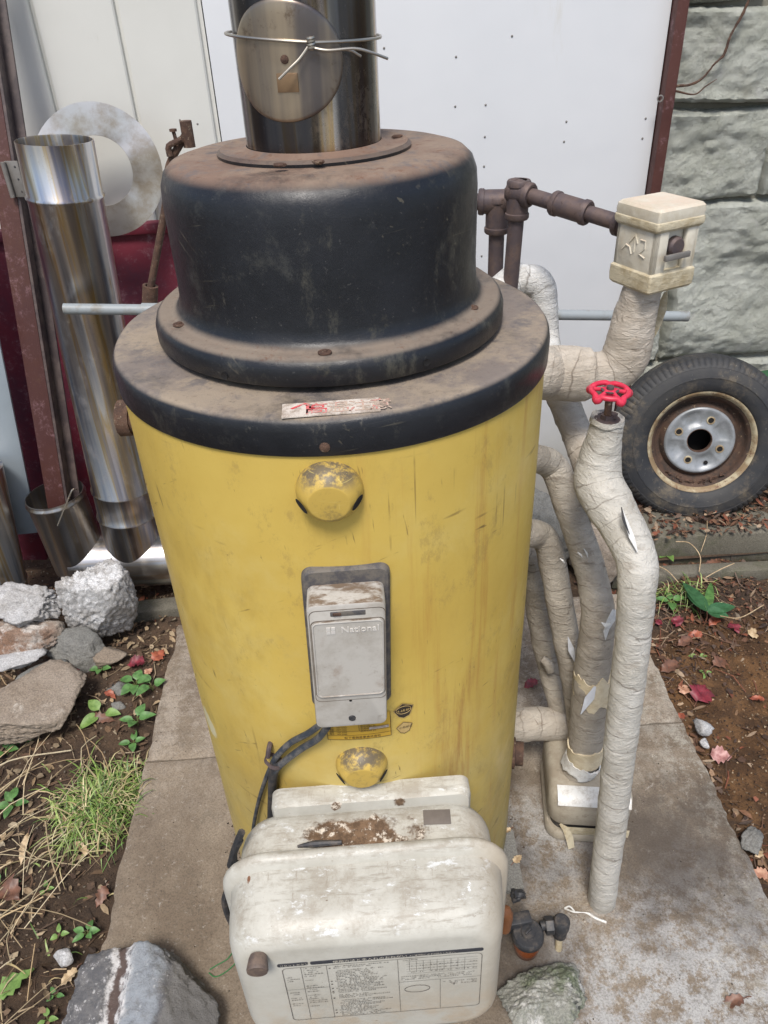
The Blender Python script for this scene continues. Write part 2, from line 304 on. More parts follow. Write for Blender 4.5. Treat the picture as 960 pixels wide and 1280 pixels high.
m = Mat('rust'); c = m.mix(m.mr(m.noise(40, 8, .75), .4, .62), S(96, 72, 58), S(70, 52, 44)); c = m.mix(m.mr(m.noise(90, 6, .8), .55, .68), c, S(150, 134, 114)); M_rust = m.done(c, .85, .1, [(m.noise(90, 8, .8), .9, .003)])
m = Mat('pvc'); c = m.mix(m.mr(m.noise(20, 8, .7), .5, .7, 0, .8), S(140, 147, 150), S(118, 112, 100)); M_pvc = m.done(c, .5)
m = Mat('dark_plastic'); c = m.mix(m.mr(m.noise(60, 6, .7), .45, .7, 0, .7), S(46, 47, 50), S(96, 88, 80)); M_dark = m.done(c, .55, 0, [(m.noise(150, 5), .2, .001)])
m = Mat('cable_rubber'); c = m.mix(m.mr(m.noise(50, 6, .7), .42, .66, 0, .8), S(50, 56, 64), S(112, 108, 102)); M_cable = m.done(c, .55)
m = Mat('void'); M_void = m.done((.006, .005, .005, 1), .9)
def tape(name, a, b, dirt, blobs=(), wrap=.03, bands=()):
    m = Mat(name); u = m.uv(); U = m.sep(u)
    c = m.mix(m.mr(m.noise(9, 7, .7), .38, .64), a, b)
    ph = m.op('FRACT', m.op('ADD', m.op('ADD', m.op('DIVIDE', U[1], wrap), U[0]), m.mul(m.noise(9, 3), 1.6))); seam = m.mr(ph, .05, .0); seam2 = m.mr(ph, .93, 1)
    wn_ = m.noise(26, 8, .75, m.vec((1, 1, 2.2))); c = m.mix(m.mr(wn_, .52, .72, 0, .65), c, dirt)
    tn = m.noise(12, 4, .6); c = m.mix(m.mul(m.op('MAXIMUM', seam, seam2), m.mr(tn, .4, .6, .05, .6)), c, S(84, 70, 56))
    c = m.mix(m.mul(m.lines(26, .006, m.vec((.6, .6, 2.4), rot=(.25, .15, 0)), 1, .5, 12), .5), c, S(90, 78, 66))
    c = m.mix(m.mr(m.noise(150, 6, .8), .6, .7, 0, .45), c, S(96, 82, 68))
    for p, r, cc in blobs: c = m.mix(m.blob(p, r, 30, .75), c, cc)
    cr = m.noise(34, 5, .65, m.vec((1, 1, 2.6), rot=(.2, .25, 0)), 1.2); cr2 = m.op('ABSOLUTE', m.op('SUBTRACT', cr, .5))
    return m.done(c, .62, 0, [(cr2, .8, .010), (m.noise(90, 6, .75, m.vec((.5, .5, 2.4), rot=(.3, .2, 0))), .35, .004), (m.noise(12, 4), .4, .008), (ph, .2, .003)], spec=.35)
# ================================================================== THE SETTING
def gh(x, y):                                       # height of the soil
    p = Vector((x*2.2, y*2.2, 0)); h = -.035 + .05*mn.fractal(p, 1, 2, 3) + .012*mn.fractal(p*7, .8, 2, 4)
    if abs(x+.55) < .35 or abs(x-.75) < .35: h = min(h, -.012) if x < 0 else h-.01
    if x > .74: h -= .02*min(1, (x-.74)*3)
    if -.535 < x < .72 and .28 < y < 1.68: h = min(h, -.06)
    return h
def axis(lo, hi, st, far):
    a = list(np.arange(lo, hi, st)); d = st; L = [lo]; Hh = [a[-1]]
    while Hh[-1] < far: d *= 1.5; Hh.append(Hh[-1]+d)
    d = st; L = []
    x = lo
    while x > -far: d *= 1.5; x -= d; L.append(x)
    return list(reversed(L))+a+Hh[1:]
g = G(); X = axis(-1.7, 2.1, .016, 300); Y = axis(.4, 2.5, .016, 300); nx = len(X)
fade = lambda x, y: max(0, 1-max(0, max(abs(x)-2, abs(y-1.4)-1.6)))
vs = [(x, y, gh(x, y)*fade(x, y)-.035*(1-fade(x, y))) for y in Y for x in X]
fs = [(j*nx+i, j*nx+i+1, (j+1)*nx+i+1, (j+1)*nx+i) for j in range(len(Y)-1) for i in range(nx-1)]
g.add(vs, fs); tag(g.build('ground', M_soil), kind='structure')
# concrete pad in two sections, joint where the photo shows it
def pad(y0, y1, mat, name, par, seed):
    g = G(); x0, x1 = -.562, .74; NX = 90; NY = int((y1-y0)/.0145); vs = []; top = {}
    for j in range(NY+1):
        for i in range(NX+1):
            x = x0+(x1-x0)*i/NX; y = y0+(y1-y0)*j/NY; e = 0
            if i in (0, NX): x += .010*mn.noise(Vector((seed, y*9, i)))+.005*mn.noise(Vector((seed, y*45, i))); e = .006
            if j in (0, NY): y += .004*mn.noise(Vector((x*14, seed, j))); e = .005
            vs.append((x, y, .0025*mn.noise(Vector((x*7, y*7, 0)))+.0012*mn.noise(Vector((x*40, y*40, 2)))-e))
    nt = len(vs); W = NX+1
    fs = [(j*W+i, j*W+i+1, (j+1)*W+i+1, (j+1)*W+i) for j in range(NY) for i in range(NX)]
    rim = [i for i in range(W)]+[j*W+NX for j in range(1, NY+1)]+[NY*W+i for i in range(NX-1, -1, -1)]+[j*W for j in range(NY-1, 0, -1)]
    vs += [(vs[k][0], vs[k][1], -.12) for k in rim]
    n = len(rim)
    for k in range(n): fs.append((rim[k], nt+k, nt+(k+1) % n, rim[(k+1) % n]))
    g.add(vs, fs); return g.build(name, mat, par, ang=40)
PAD = root('concrete_pad', (0, 1, 0), None, None); PAD['kind'] = 'structure'
m = Mat('slab_concrete_stained'); P = m.sep()
c = m.mix(m.mr(m.noise(3.2, 7, .68), .38, .62), S(112, 99, 84), S(140, 127, 110)); c = m.mix(m.mr(m.noise(1.9, 7, .7, m.vec(loc=(4, 4, 0))), .54, .68, 0, .6), c, S(92, 78, 64))
wz = m.op('ADD', m.mul(m.blob((.30, -.07, 0), .15, 9, .6, .8), .9), m.mul(m.blob((.40, -.38, 0), .22, 7, .7, .8), .9)); wz = m.op('ADD', wz, m.mul(m.blob((.66, -.32, 0), .24, 6, .7, .8), .8))
wz = m.mul(wz, m.mr(m.noise(26, 9, .82), .42, .56)); c = m.mix(m.op('MINIMUM', wz, .85), c, S(176, 176, 174))
c = m.mix(m.mul(m.mr(P[0], .5, .74), m.mr(m.noise(22, 9, .8), .46, .6, 0, .7)), c, S(172, 168, 156)); c = m.mix(m.mul(m.mr(m.noise(40, 9, .85), .56, .66, 0, .8), m.mr(P[0], .2, .4, .35, 1)), c, S(196, 190, 178))
c = m.mix(m.mul(m.mr(P[1], -.05, .35), m.mr(m.noise(16, 9, .8), .44, .6, 0, .6)), c, S(172, 162, 148)); fine = m.noise(260, 4, .7)
c = m.mix(m.mr(fine, .4, .72, 0, .45), c, S(44, 38, 32)); c = m.mix(m.mr(m.noise(14, 9, .85, m.vec(loc=(1, 5, 2))), .52, .64, 0, .45), c, S(92, 84, 72)); c = m.mix(m.mr(m.noise(70, 6, .85), .58, .68, 0, .5), c, S(186, 180, 170)); c = m.mix(m.mul(m.mr(m.vor(38), .09, .04), m.mr(m.noise(8), .5, .6)), c, S(40, 34, 28))
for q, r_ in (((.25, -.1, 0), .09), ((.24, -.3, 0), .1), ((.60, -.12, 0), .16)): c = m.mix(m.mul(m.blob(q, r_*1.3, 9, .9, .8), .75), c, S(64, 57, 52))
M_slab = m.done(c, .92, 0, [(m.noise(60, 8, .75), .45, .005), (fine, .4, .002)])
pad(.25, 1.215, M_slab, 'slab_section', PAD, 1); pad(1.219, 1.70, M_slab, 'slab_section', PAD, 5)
# ---- siding wall with the flat board
Z0 = -.12; WT = 2.55
wall = root('metal_clad_wall', (0, 2.3, 0), 'white metal wall of ribbed siding strips and one broad flat board behind the boiler', 'wall')
def sidepanel(x0, x1, z0, z1, y):
    g = G(); p = [(x0, y+.018), (x0, y+.002), (x0+.004, y), (x1-.016, y), (x1-.012, y+.003), (x1-.010, y+.012), (x1-.001, y+.012), (x1-.001, y+.03)]; vs = []
    for z in (z0, z1): vs += [(a, b, z) for a, b in p]
    k = len(p); g.add(vs, [(i, i+1, k+i+1, k+i) for i in range(k-1)]+[tuple(range(k)), tuple(range(2*k-1, k-1, -1))]); return g
seams = [-2.155, -1.95, -1.75, -1.545, -1.34, -1.13, -.925, -.715, -.513, -.314]
for a, b in zip(seams, seams[1:]): sidepanel(a, b, .1, WT, 2.27).build('siding_panel', M_siding, wall)
g = G(); g.box(((-.312+.86)/2, 2.283, (WT+Z0)/2), (.86+.312-.002, .024, WT-Z0), .002); g.build('flat_board', M_board, wall)
g = G(); g.box((-.8, 2.36, 1.2), (3.2, .06, 2.6)); g.build('backing', M_mortar, wall)
def screw(p, nrm, r, mat, par, name='screw'):
    g = G(); g.lathe([(0, 0), (r, 0), (r*.95, r*.25), (r*.5, r*.5), (0, r*.55)], 12, p, nrm); return g.build(name, mat, par)
for u, v in [(570, 71), (569, 133), (607, 131), (606, 171), (605, 208), (708, 152), (705, 177), (807, 148), (803, 173), (602, 320), (700, 520), (225, 150), (247, 155), (29, 160), (480, 60), (640, 45)]:
    q = aty(u, v, 2.271); screw((q.x, 2.2705, q.z), (0, -1, 0), .0029, M_zinc, wall)
g = G(); g.box((.8755, 2.262, 1.215), (.029, .055, 2.67), .002); q = aty(825, 123, 2.234); post = g.build('steel_post', M_brownpost, None, (.8755, 2.262, 0)); tag(post, 'dark brown painted upright post between white board and stone wall', 'post')
g = G(); g.lathe([(.006, 0), (.009, .0015), (.009, .0025), (.006, .003)], 14, (q.x, 2.2343, q.z), (0, -1, 0)); g.build('washer', M_zinc, post)
# ---- stone wall
sw = root('stone_wall', (1.6, 2.4, 0), 'pale grey rock faced stone block wall on the right behind the wheel', 'wall')
rows = [(-.10, .431, [.89, 1.22, 1.75, 2.3, 2.9]), (.437, .937, [.76, 1.008, 1.70, 2.25, 2.9]), (.944, 1.193, [.89, 1.225, 1.62, 2.2, 2.9]), (1.2, 1.434, [.89, 1.30, 1.85, 2.4, 2.9]), (1.441, 1.75, [.8, 1.15, 1.65, 2.2, 2.9]), (1.765, 2.1, [.89, 1.4, 1.9, 2.4, 2.9]), (2.113, 2.45, [.7, 1.2, 1.75, 2.3, 2.9])]
for k, (z0, z1, xs) in enumerate(rows):
    for x0, x1 in zip(xs, xs[1:]):
        NX = int((x1-x0)/.009)+1; NZ = int((z1-z0)/.009)+1; vs = []
        for j in range(NZ+1):
            for i in range(NX+1):
                x = x0+.003+(x1-x0-.006)*i/NX; z = z0+(z1-z0)*j/NZ; ed = min(i, NX-i, j, NZ-j)*.009
                zz = z+.018*mn.noise(Vector((x*3, k*3.1, 0)))*(1 if j in (0, NZ) or True else 0); xx = x+.012*mn.noise(Vector((z*9, k, x0*5)))
                bump = min(1, ed/.012)**.5
                d = .026*mn.fractal(Vector((x*3, z*4, k*2+x0)), .9, 2.1, 7)+.010*abs(mn.noise(Vector((x*7, z*12, k))))+.010*abs(mn.noise(Vector((x*18, z*26, k))))+.006*abs(mn.noise(Vector((x*48, z*60, k))))
                if ed < .02: xx += .004*mn.noise(Vector((x*50, z*50, 1))); zz += .004*mn.noise(Vector((x*60, z*60, 4)))
                vs.append((xx, 2.40-.045*bump-(.02+d)*bump, zz))
        n = len(vs); W = NX+1; fs = [(j*W+i, j*W+i+1, (j+1)*W+i+1, (j+1)*W+i) for j in range(NZ) for i in range(NX)]
        g = G(); g.add(vs, fs); rim = [i for i in range(W)]+[j*W+NX for j in range(1, NZ+1)]+[NZ*W+i for i in range(NX-1, -1, -1)]+[j*W for j in range(NZ-1, 0, -1)]
        b = len(g.v); nr = len(rim); g.add([(g.v[q_][0], 2.5, g.v[q_][2]) for q_ in rim], []); g.f += [(rim[q_], b+q_, b+(q_+1) % nr, rim[(q_+1) % nr]) for q_ in range(nr)]
        g.build('stone', M_stone, sw, ang=50)
g = G(); g.box((1.86, 2.428, 1.15), (2.1, .12, 2.6)); g.build('mortar', M_mortar, sw)
# dry creeper on the stone
vine = G(); pts = [aty(u, v, 2.298) for u, v in [(840, 108), (862, 106), (878, 98), (893, 80), (905, 68), (913, 45), (928, 18), (940, -10), (950, -40)]]
vine.tube(pts, [.0035, .0035, .003, .003, .0035, .003, .003, .002, .002], 6, rough=.002); vine.tube([aty(u, v, 2.297) for u, v in [(845, 114), (868, 118), (882, 108), (896, 99)]], [.003, .002, .002, .001], 6)
tag(vine.build('dry_creeper', M_rust, None, tuple(pts[0])), 'thin brown dry creeper stem crossing the top stone block', 'creeper')
# low concrete curb on the right and its stub at the left
g = G(); g.box((1.60, 1.935, -.0), (1.75, .16, .115), .006, (0, 0, -.03), 2); g.box((1.6, 1.79, -.045), (1.7, .05, .05), .008, (0, 0, -.035))
b_ = g.build('low_curb', M_curb, None, (1.6, 1.9, 0)); tag(b_, 'low weathered concrete curb running under the leaf litter in front of the wheel', 'curb')
g = G(); g.box((-.64, 1.80, -.035), (.32, .06, .06), .006, (0, 0, .05)); tag(g.build('curb_block', M_curb, None, (-.64, 1.8, 0)), 'short grey concrete strip on the soil beside the rear left pad corner', 'curb')
# ---- maroon panels left
mr_ = G(); mr_.box((-1.18, 2.235, .46), (1.72, .025, 1.07), .004); mr_.box((-1.18, 2.225, .985), (1.72, .035, .03), .004)
tag(mr_.build('maroon_sheet', M_red, None, (-1.18, 2.235, 0)), 'faded maroon painted sheet standing against the white siding behind the tall duct', 'panel')
def beam(name, pa, pb, wx, wy, mat, label, cat, tw=0, par=None):
    pa, pb = Vector(pa), Vector(pb); g = G(); g.box((0, 0, 0), (wx, wy, (pb-pa).length), .002)
    q = Vector((0, 0, 1)).rotation_difference((pb-pa).normalized()); M = Matrix.Translation((pa+pb)/2) @ q.to_matrix().to_4x4() @ Matrix.Rotation(tw, 4, 'Z'); g.map(lambda p: M @ p)
    o = g.build(name, mat, par, None if par else tuple(pa)); return tag(o, label, cat) if not par else o
ta = aty(-22, 60, 2.12); tb = aty(69, 618, 1.90); td = (ta-tb); ta = tb+td*1.25; tb2 = tb-td*.1
an = root('angle_post', tuple(tb2), 'rusty maroon angle post with a hinge, its foot in the short open duct', 'post')
beam('flange', tb2, ta, .052, .008, M_rustpost, 0, 0, 0, an)
mx = Vector((.030, .022, 0)); m = Mat('dark_steel_side'); M_side = m.done(m.mix(m.mr(m.noise(20, 7, .7), .4, .6), S(92, 80, 76), S(68, 58, 58)), .6)
beam('web', tb2+mx, ta+mx, .008, .050, M_side, 0, 0, 0, an); beam('web', tb2+Vector((.042, .04, 0)), ta+Vector((.042, .04, 0)), .028, .008, M_side, 0, 0, 0, an)
hc = aty(20, 224, 2.045); g = G(); g.box(hc, (.034, .004, .082), .001, (0, 0, -.25)); g.cyl(hc+Vector((-.018, -.004, -.04)), hc+Vector((-.018, -.004, .04)), .006); hin = g.build('hinge', M_zinc, an)
for dz in (-.028, 0, .028): screw(hc+Vector((.008, -.003, dz)), (0, -1, 0), .0035, M_dark, hin)
q0 = aty(-60, 250, 2.0); q1 = aty(22, 640, 1.98); g = G(); beam('maroon_door_edge', q1+Vector((-.08, .04, -.2)), q0+Vector((-.08, .0, .25)), .20, .02, M_red, 'maroon board with rusty rim leaning at the far left edge', 'board')
beam('blue_grey_plank', aty(34, 665, 1.93), aty(-22, 400, 1.93), .060, .02, M_bluepost, 'pale blue grey plank standing low at the left edge behind the open duct', 'plank', .25)
beam('grey_plank', aty(-2, 700, 1.9), aty(-50, 430, 1.9), .06, .015, M_bluepost, 'darker blue grey strip left of the pale plank at the left edge', 'plank', .1)
# ---- stainless ducts
duct = root('steel_duct_run', (-.75, 1.9, 0), 'stainless flue duct with one tall and one short open riser on a horizontal run', 'duct')
def ringlathe(rad, L, beads, flare=0):
    pr = [(rad-.002, 0)]; z = 0
    for b in sorted(beads): pr += [(rad, b-.007), (rad+.0035, b-.003), (rad+.0035, b+.001), (rad, b+.005)]
    pr += [(rad, L-.002), (rad+flare, L), (rad+flare-.0025, L), (rad-.003, L-.004), (rad-.003, L-.4 if L > .5 else .12)]; return pr
tc = (aty(18, 178, 1.90)+aty(118, 172, 1.90))/2; bc = (aty(112, 610, 1.90)+aty(193, 600, 1.90))/2; hz = .105
dirv = (tc-bc).normalized(); foot = bc - dirv*((bc.z-hz)/dirv.z)
Lt = (tc-foot).length; g = G(); g.lathe(ringlathe(.0828, Lt, [.165, .255, Lt-.115]), 72, foot, dirv); g.build('tall_riser', M_duct, duct, ang=50)
cc = (aty(30, 622, 1.9)+aty(106, 612, 1.9))/2; cf = Vector((cc.x+.014, 1.90, hz-.01)); dv = (cc-cf); g = G(); g.lathe(ringlathe(.0815, dv.length, [dv.length-.012]), 64, cf, dv); g.build('short_riser', M_duct2, duct, ang=50)
g = G(); g.lathe([(0, -.01), (.083, 0), (.083, .25), (.083, 1.05)], 64, (cf.x-.01, 1.895, hz), Vector((1, -.02, -.01))); g.build('horizontal_run', M_ductx, duct, ang=50)
q = aty(60, 590, 1.86); g = G(); g.tube([aty(96, 612, 1.84), aty(91, 612, 1.815), aty(86, 622, 1.81), aty(72, 657, 1.81)], .0022, 8); tag(g.build('bent_wire', M_wire, None, tuple(aty(91, 612, 1.82))), 'thin bent wire hooked over the rim of the short open duct', 'wire')
ring = G(); rc = (aty(124, 214, 2.14)); rn = Vector((.10, -1, .17)); prr = [(.082, 0), (.0825, .0012), (.11, .0014), (.15, .0012), (.157, .0008), (.157, -.0008), (.11, -.0004), (.082, 0)]
def ringmod(i, a, r, z): return r, z+.004*math.sin(2*a+.4)+.002*math.sin(5*a)
ring.lathe(prr, 96, rc, rn, mod=ringmod); tag(ring.build('flue_wall_ring', M_mirror, None, tuple(rc)), 'shiny flat steel ring plate leaning on the siding behind the tall duct', 'plate')
g = G(); e0 = aty(-38, 560, 1.84); e1 = aty(5, 745, 1.80); g.lathe([(.07, 0), (.07, .05), (.0735, .055), (.07, .06), (.07, .42)], 48, e1, e0-e1, cap=True)
tag(g.build('short_duct_piece', M_duct, None, tuple(e1)), 'stainless duct length standing at the far left edge beside the rubble', 'duct')
# galvanised pipe lying across behind the boiler
pa = aty(80, 386, 1.775); pb = aty(860, 395.5, 1.80); g = G(); g.tube([pa, pb], .0125, 20, smooth=False); hp = g.build('horizontal_conduit', M_pvc, None, tuple(pa)); tag(hp, 'long pale grey pipe running level behind the boiler on both sides', 'pipe')
dd = (pb-pa).normalized(); c0 = pa.lerp(pb, .118); g = G(); g.cyl(c0, c0+dd*.05, .0155); g.build('coupling', M_pvc, hp)
# iron rod with clamp in a sleeve, behind the drum at the left
rt = aty(234, 165, 1.86); rb = aty(190, 350, 1.86); rod = root('iron_rod', tuple(rb), 'thin rusty iron rod with a clamp on top, left of the black drum', 'rod')
m2 = aty(206, 262, 1.86); g = G(); g.tube([rb+(rb-m2)*.1, m2, m2.lerp(rt, .5)+Vector((-.012, 0, .012)), rt], .0085, 12); g.build('bar', M_rust, rod)
g = G(); g.cyl(rt+Vector((0, 0, -.03)), rt+Vector((.0, 0, .022)), .013); g.build('end_fitting', M_rust, rod)
cl = aty(222, 182, 1.85); g = G(); g.tube([cl+Vector((-.02, 0, -.02)), cl+Vector((-.018, 0, 0)), cl+Vector((.012, 0, .012))], .007, 10, rough=.002); g.cyl(cl, cl+Vector((-.004, 0, .03)), .004); g.lathe([(0, 0), (.008, 0), (.008, .005), (0, .005)], 10, cl+Vector((-.004, 0, .028)), (0, 0, 1)); g.build('clamp', M_rust, rod)
sb = aty(188, 357, 1.86); g = G(); g.lathe([(.012, 0), (.0185, 0), (.0185, -.2), (.012, -.2), (.012, 0)], 24, sb, (rt-rb)+Vector((-.04, 0, .1))); g.build('sleeve', M_rust, rod)
# ================================================================== THE BOILER
TX, TY = -.026, 1.02; TR = .290
BO = root('boiler', (TX, TY, 0), 'tall yellow cylindrical water boiler with black lid and black drum hood', 'boiler')
def W(s, z, off=0, R=TR):                           # point on the tank: arc length s to the right of the front, height z, distance off the skin
    return Vector((TX+(R+off)*math.sin(s/R), TY-(R+off)*math.cos(s/R), z))
def sof(u, v, R=TR):                                # pixel -> (s, z) on the tank skin
    r = ray(u, v); ox, oy = -TX, -TY; a = r.x**2+r.y**2; b = 2*(ox*r.x+oy*r.y); c_ = ox*ox+oy*oy-R*R; t = (-b-math.sqrt(max(0, b*b-4*a*c_)))/(2*a)
    p = Vector((0, 0, H))+r*t; return R*math.atan2(p.x-TX, -(p.y-TY)), p.z
def dent(i, a, r, z): return r+.0008*mn.noise(Vector((math.cos(a)*6, math.sin(a)*6, z*7)))+.0014*mn.noise(Vector((math.cos(a)*2.2, math.sin(a)*2.2, z*3))), z
pr = [(TR-.02, 0), (TR-.006, .004), (TR, .02)]+[(TR, .02+i*.05) for i in range(1, 22)]+[(TR, 1.10)]
g = G(); g.lathe(pr, 180, (TX, TY, 0), mod=dent); g.build('body', M_yellow, BO, ang=60)
g = G(); LR = .2935; g.lathe([(LR-.004, 1.083), (LR-.001, 1.083), (LR, 1.085), (LR+.0005, 1.112), (LR-.001, 1.121), (LR-.005, 1.1265), (LR-.012, 1.1275), (LR-.03, 1.1265), (.15, 1.128), (0, 1.13)], 180, (TX, TY, 0), mod=lambda i, a, r, z: (r, z+(.0018*mn.noise(Vector((math.cos(a)*3, math.sin(a)*3, 1))) if r < .29 else 0)))
lid = g.build('lid', M_lid, BO, ang=50)
def knurl_screw(p, nrm, r, mat, par):
    o = screw(p, nrm, r, mat, par); return o
s_, z_ = sof(406, 559, LR); knurl_screw(W(s_, z_, .0, LR), W(s_, z_, 1, LR)-W(s_, z_, 0, LR), .006, M_rust, lid)
g = G(); FR = .231; g.lathe([(FR-.004, 1.136), (FR-.0015, 1.136), (FR, 1.138), (FR, 1.154), (FR-.003, 1.163), (FR-.010, 1.168), (.21, 1.1665), (.203, 1.169), (.197, 1.176), (.1945, 1.188), (.1935, 1.21), (.1935, 1.30), (.192, 1.318), (.187, 1.331), (.178, 1.339), (.165, 1.3425), (.12, 1.343), (.075, 1.343)], 180, (TX, TY, 0))
hood = g.build('draft_hood', M_drum, BO, ang=50)
for u, v in [(224, 406), (406, 441), (590, 385)]:
    p = atz(u, v, 1.168); g = G(); g.lathe([(0, 0), (.008, 0), (.0078, .0015), (.0035, .0018), (.003, .0035), (0, .004)], 14, p); g.build('screw', M_rust, hood)
for u, v in [(281, 470), (533, 453)]:
    s_, z_ = sof(u, v, FR); p = W(s_, z_, .0002, FR); n = W(s_, z_, 1, FR)-W(s_, z_, 0, FR); g = G(); g.lathe([(.0, .0003), (.0036, .0003), (.0045, .0008), (.0045, 0)], 14, p, n); g.build('hole', M_void, hood)
g = G(); g.lathe([(.117, 1.3432), (.1172, 1.3465), (.113, 1.350), (.108, 1.3485), (.098, 1.3475), (.088, 1.349), (.0835, 1.352), (.0815, 1.352), (.0815, 1.344)], 120, (TX-.004, TY, 0)); g.build('flue_collar', M_drum, hood, ang=50)
for u, v in [(352, 207), (398, 204), (496, 172)]:
    p = atz(u, v, 1.3485); g = G(); rock_g((p.x, p.y, p.z+.001), (.008, .005, .003), int(u), sub=2, g=g); g.build('rivet', M_rust, hood)
# flue pipe
fl = root('flue_pipe', (TX-.004, TY, 1.35), 'heat tinted steel chimney pipe rising from the drum hood', 'chimney pipe')
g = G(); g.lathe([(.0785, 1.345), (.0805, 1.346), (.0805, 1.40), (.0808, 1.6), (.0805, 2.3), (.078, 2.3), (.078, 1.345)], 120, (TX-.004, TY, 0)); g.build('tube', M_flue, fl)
PX, PY, PR = TX-.004, TY, .0825
def PW(s, z, off=0): return Vector((PX+(PR+off)*math.sin(s/PR), PY-(PR+off)*math.cos(s/PR), z))
def sofp(u, v, R=PR, cx=PX, cy=PY):
    r = ray(u, v); ox, oy = -cx, -cy; a = r.x**2+r.y**2; b = 2*(ox*r.x+oy*r.y); c_ = ox*ox+oy*oy-R*R; t = (-b-math.sqrt(max(0, b*b-4*a*c_)))/(2*a)
    p = Vector((0, 0, H))+r*t; return R*math.atan2(p.x-cx, -(p.y-cy)), p.z
sl0, zt = sofp(364, -4); sl1, zb = sofp(364, 153); sL, _ = sofp(299, 72); sR, _ = sofp(428, 76); s0 = (sL+sR)/2; aS = (sR-sL)/2; zc = (zt+zb)/2; bz = (zt-zb)/2
vs = [PW(s0, zc, .004)]; fs = []; rings = [.25, .5, .75, .93, .975, 1.0, 1.0]; offs = [.004, .004, .004, .004, .0035, .002, -.001]; K = 72
for r_, of in zip(rings, offs):
    for k in range(K): a = 2*PI*k/K; vs.append(PW(s0+aS*r_*math.cos(a), zc+bz*r_*math.sin(a), of))
for k in range(K): fs.append((0, 1+k, 1+(k+1) % K))
for j in range(len(rings)-1):
    for k in range(K): a = 1+j*K+k; b = 1+j*K+(k+1) % K; fs.append((a, a+K, b+K, b))
g = G(); g.add(vs, fs); dsc = g.build('cover_disc', M_disc, fl, ang=50)
s_, z_ = sofp(357, 74); screw(PW(s_, z_, .004), PW(s_, z_, 1)-PW(s_, z_, 0), .0045, M_rust, dsc)
m = Mat('brass_plate'); M_brass = m.done(m.mix(m.noise(60, 6), S(150, 124, 92), S(110, 86, 66)), .4, .5)
s_, z_ = sofp(361, 103); g = G(); g.box((0, 0, 0), (.022, .018, .001), .0005); g.map(lambda p: PW(s_+p.x, z_+p.y, .0052+p.z)); g.build('plate', M_brass, dsc)
s_k, z_k = sofp(388, 53); s_l, z_l = sofp(299, 48, .087); s_r, z_r = sofp(465, 40, .087)
def ringp(s, z, off=.0045): return PW(s, z, off)
g = G(); pts = []
for i in range(25): t = i/24; s = s_k+.004-(t)*(2*PI*PR-.0); pts.append(ringp(s, z_k-.0 + .006*math.sin(t*PI)+.005*math.sin(2*PI*t), .0055 if t < .3 or t > .8 else .0025))
g.tube(pts, .0016, 8, step=.006)
e1 = [sofp(u, v) for u, v in [(388, 53), (376, 72), (366, 84), (356, 97)]]; g.tube([PW(s, z, .007+.004*i) for i, (s, z) in enumerate(e1)], .0015, 8)
e2 = [sofp(u, v) for u, v in [(386, 58), (405, 62), (430, 60), (443, 65), (455, 73)]]; g.tube([PW(s, z, .008+.006*i) for i, (s, z) in enumerate(e2)], .0015, 8)
e3 = [sofp(u, v) for u, v in [(386, 56), (402, 63), (428, 62), (440, 70)]]; g.tube([PW(s, z, .006+.003*i) for i, (s, z) in enumerate(e3)], .0013, 8)
kn = []; 
for i in range(28): a = i*.9; kn.append(PW(s_k+.003*math.cos(a), z_k+.005-i*.0004, .0085+.003*math.sin(a)))
g.tube(kn, .0014, 6, step=.004); g.build('tie_wire', M_wire, fl)
# red warning sticker on the lid
m = Mat('sticker_white'); M_stk = m.done(m.mix(m.mr(m.noise(60, 8, .8), .42, .6, 0, .9), S(206, 196, 184), S(152, 136, 120)), .6)
m = Mat('sticker_red'); M_stkr = m.done(m.mix(m.mr(m.noise(90, 8, .8), .42, .6, 0, .8), S(206, 70, 76), S(196, 168, 156)), .6)
m = Mat('sticker_red_faded'); M_stkf = m.done(m.mix(m.mr(m.noise(80, 8, .8), .36, .5), S(200, 120, 114), S(188, 168, 150)), .6)
c0, c1, c2 = atz(352, 524, 1.1278), atz(476, 515, 1.1278), atz(355, 507, 1.1278); ex = (c1-c0); ey = (c2-c0); exn = ex.normalized(); eyn = (ey-ey.dot(exn)*exn).normalized(); sw_, sh_ = ex.length, ey.dot(eyn)
Mt = Matrix.Translation(c0) @ Matrix((exn, eyn, Vector((0, 0, 1)))).transposed().to_4x4()
def lidz(p): p = Vector(p); return p
g = G(); g.box((0, 0, 0), (sw_, sh_, .0012)); g.map(lambda p: Mt @ (p+Vector((sw_/2, sh_/2, .0012)))); st = g.build('warning_sticker', M_stk, lid)
g = G(); g.text('↑', sh_*1.15, lambda p: Mt @ (p+Vector((.004, sh_*.12, .0022))), xs=1.3); g.text('高', sh_*.86, lambda p: Mt @ (p+Vector((.0235, sh_*.16, .0022)))); g.build('lettering', M_stkr, st)
g = G(); g.text('温', sh_*.86, lambda p: Mt @ (p+Vector((.047, sh_*.16, .0022)))); g.text('注', sh_*.86, lambda p: Mt @ (p+Vector((.070, sh_*.16, .0022)))); g.text('意', sh_*.86, lambda p: Mt @ (p+Vector((.0925, sh_*.16, .0022)))); g.build('lettering', M_stkf, st)
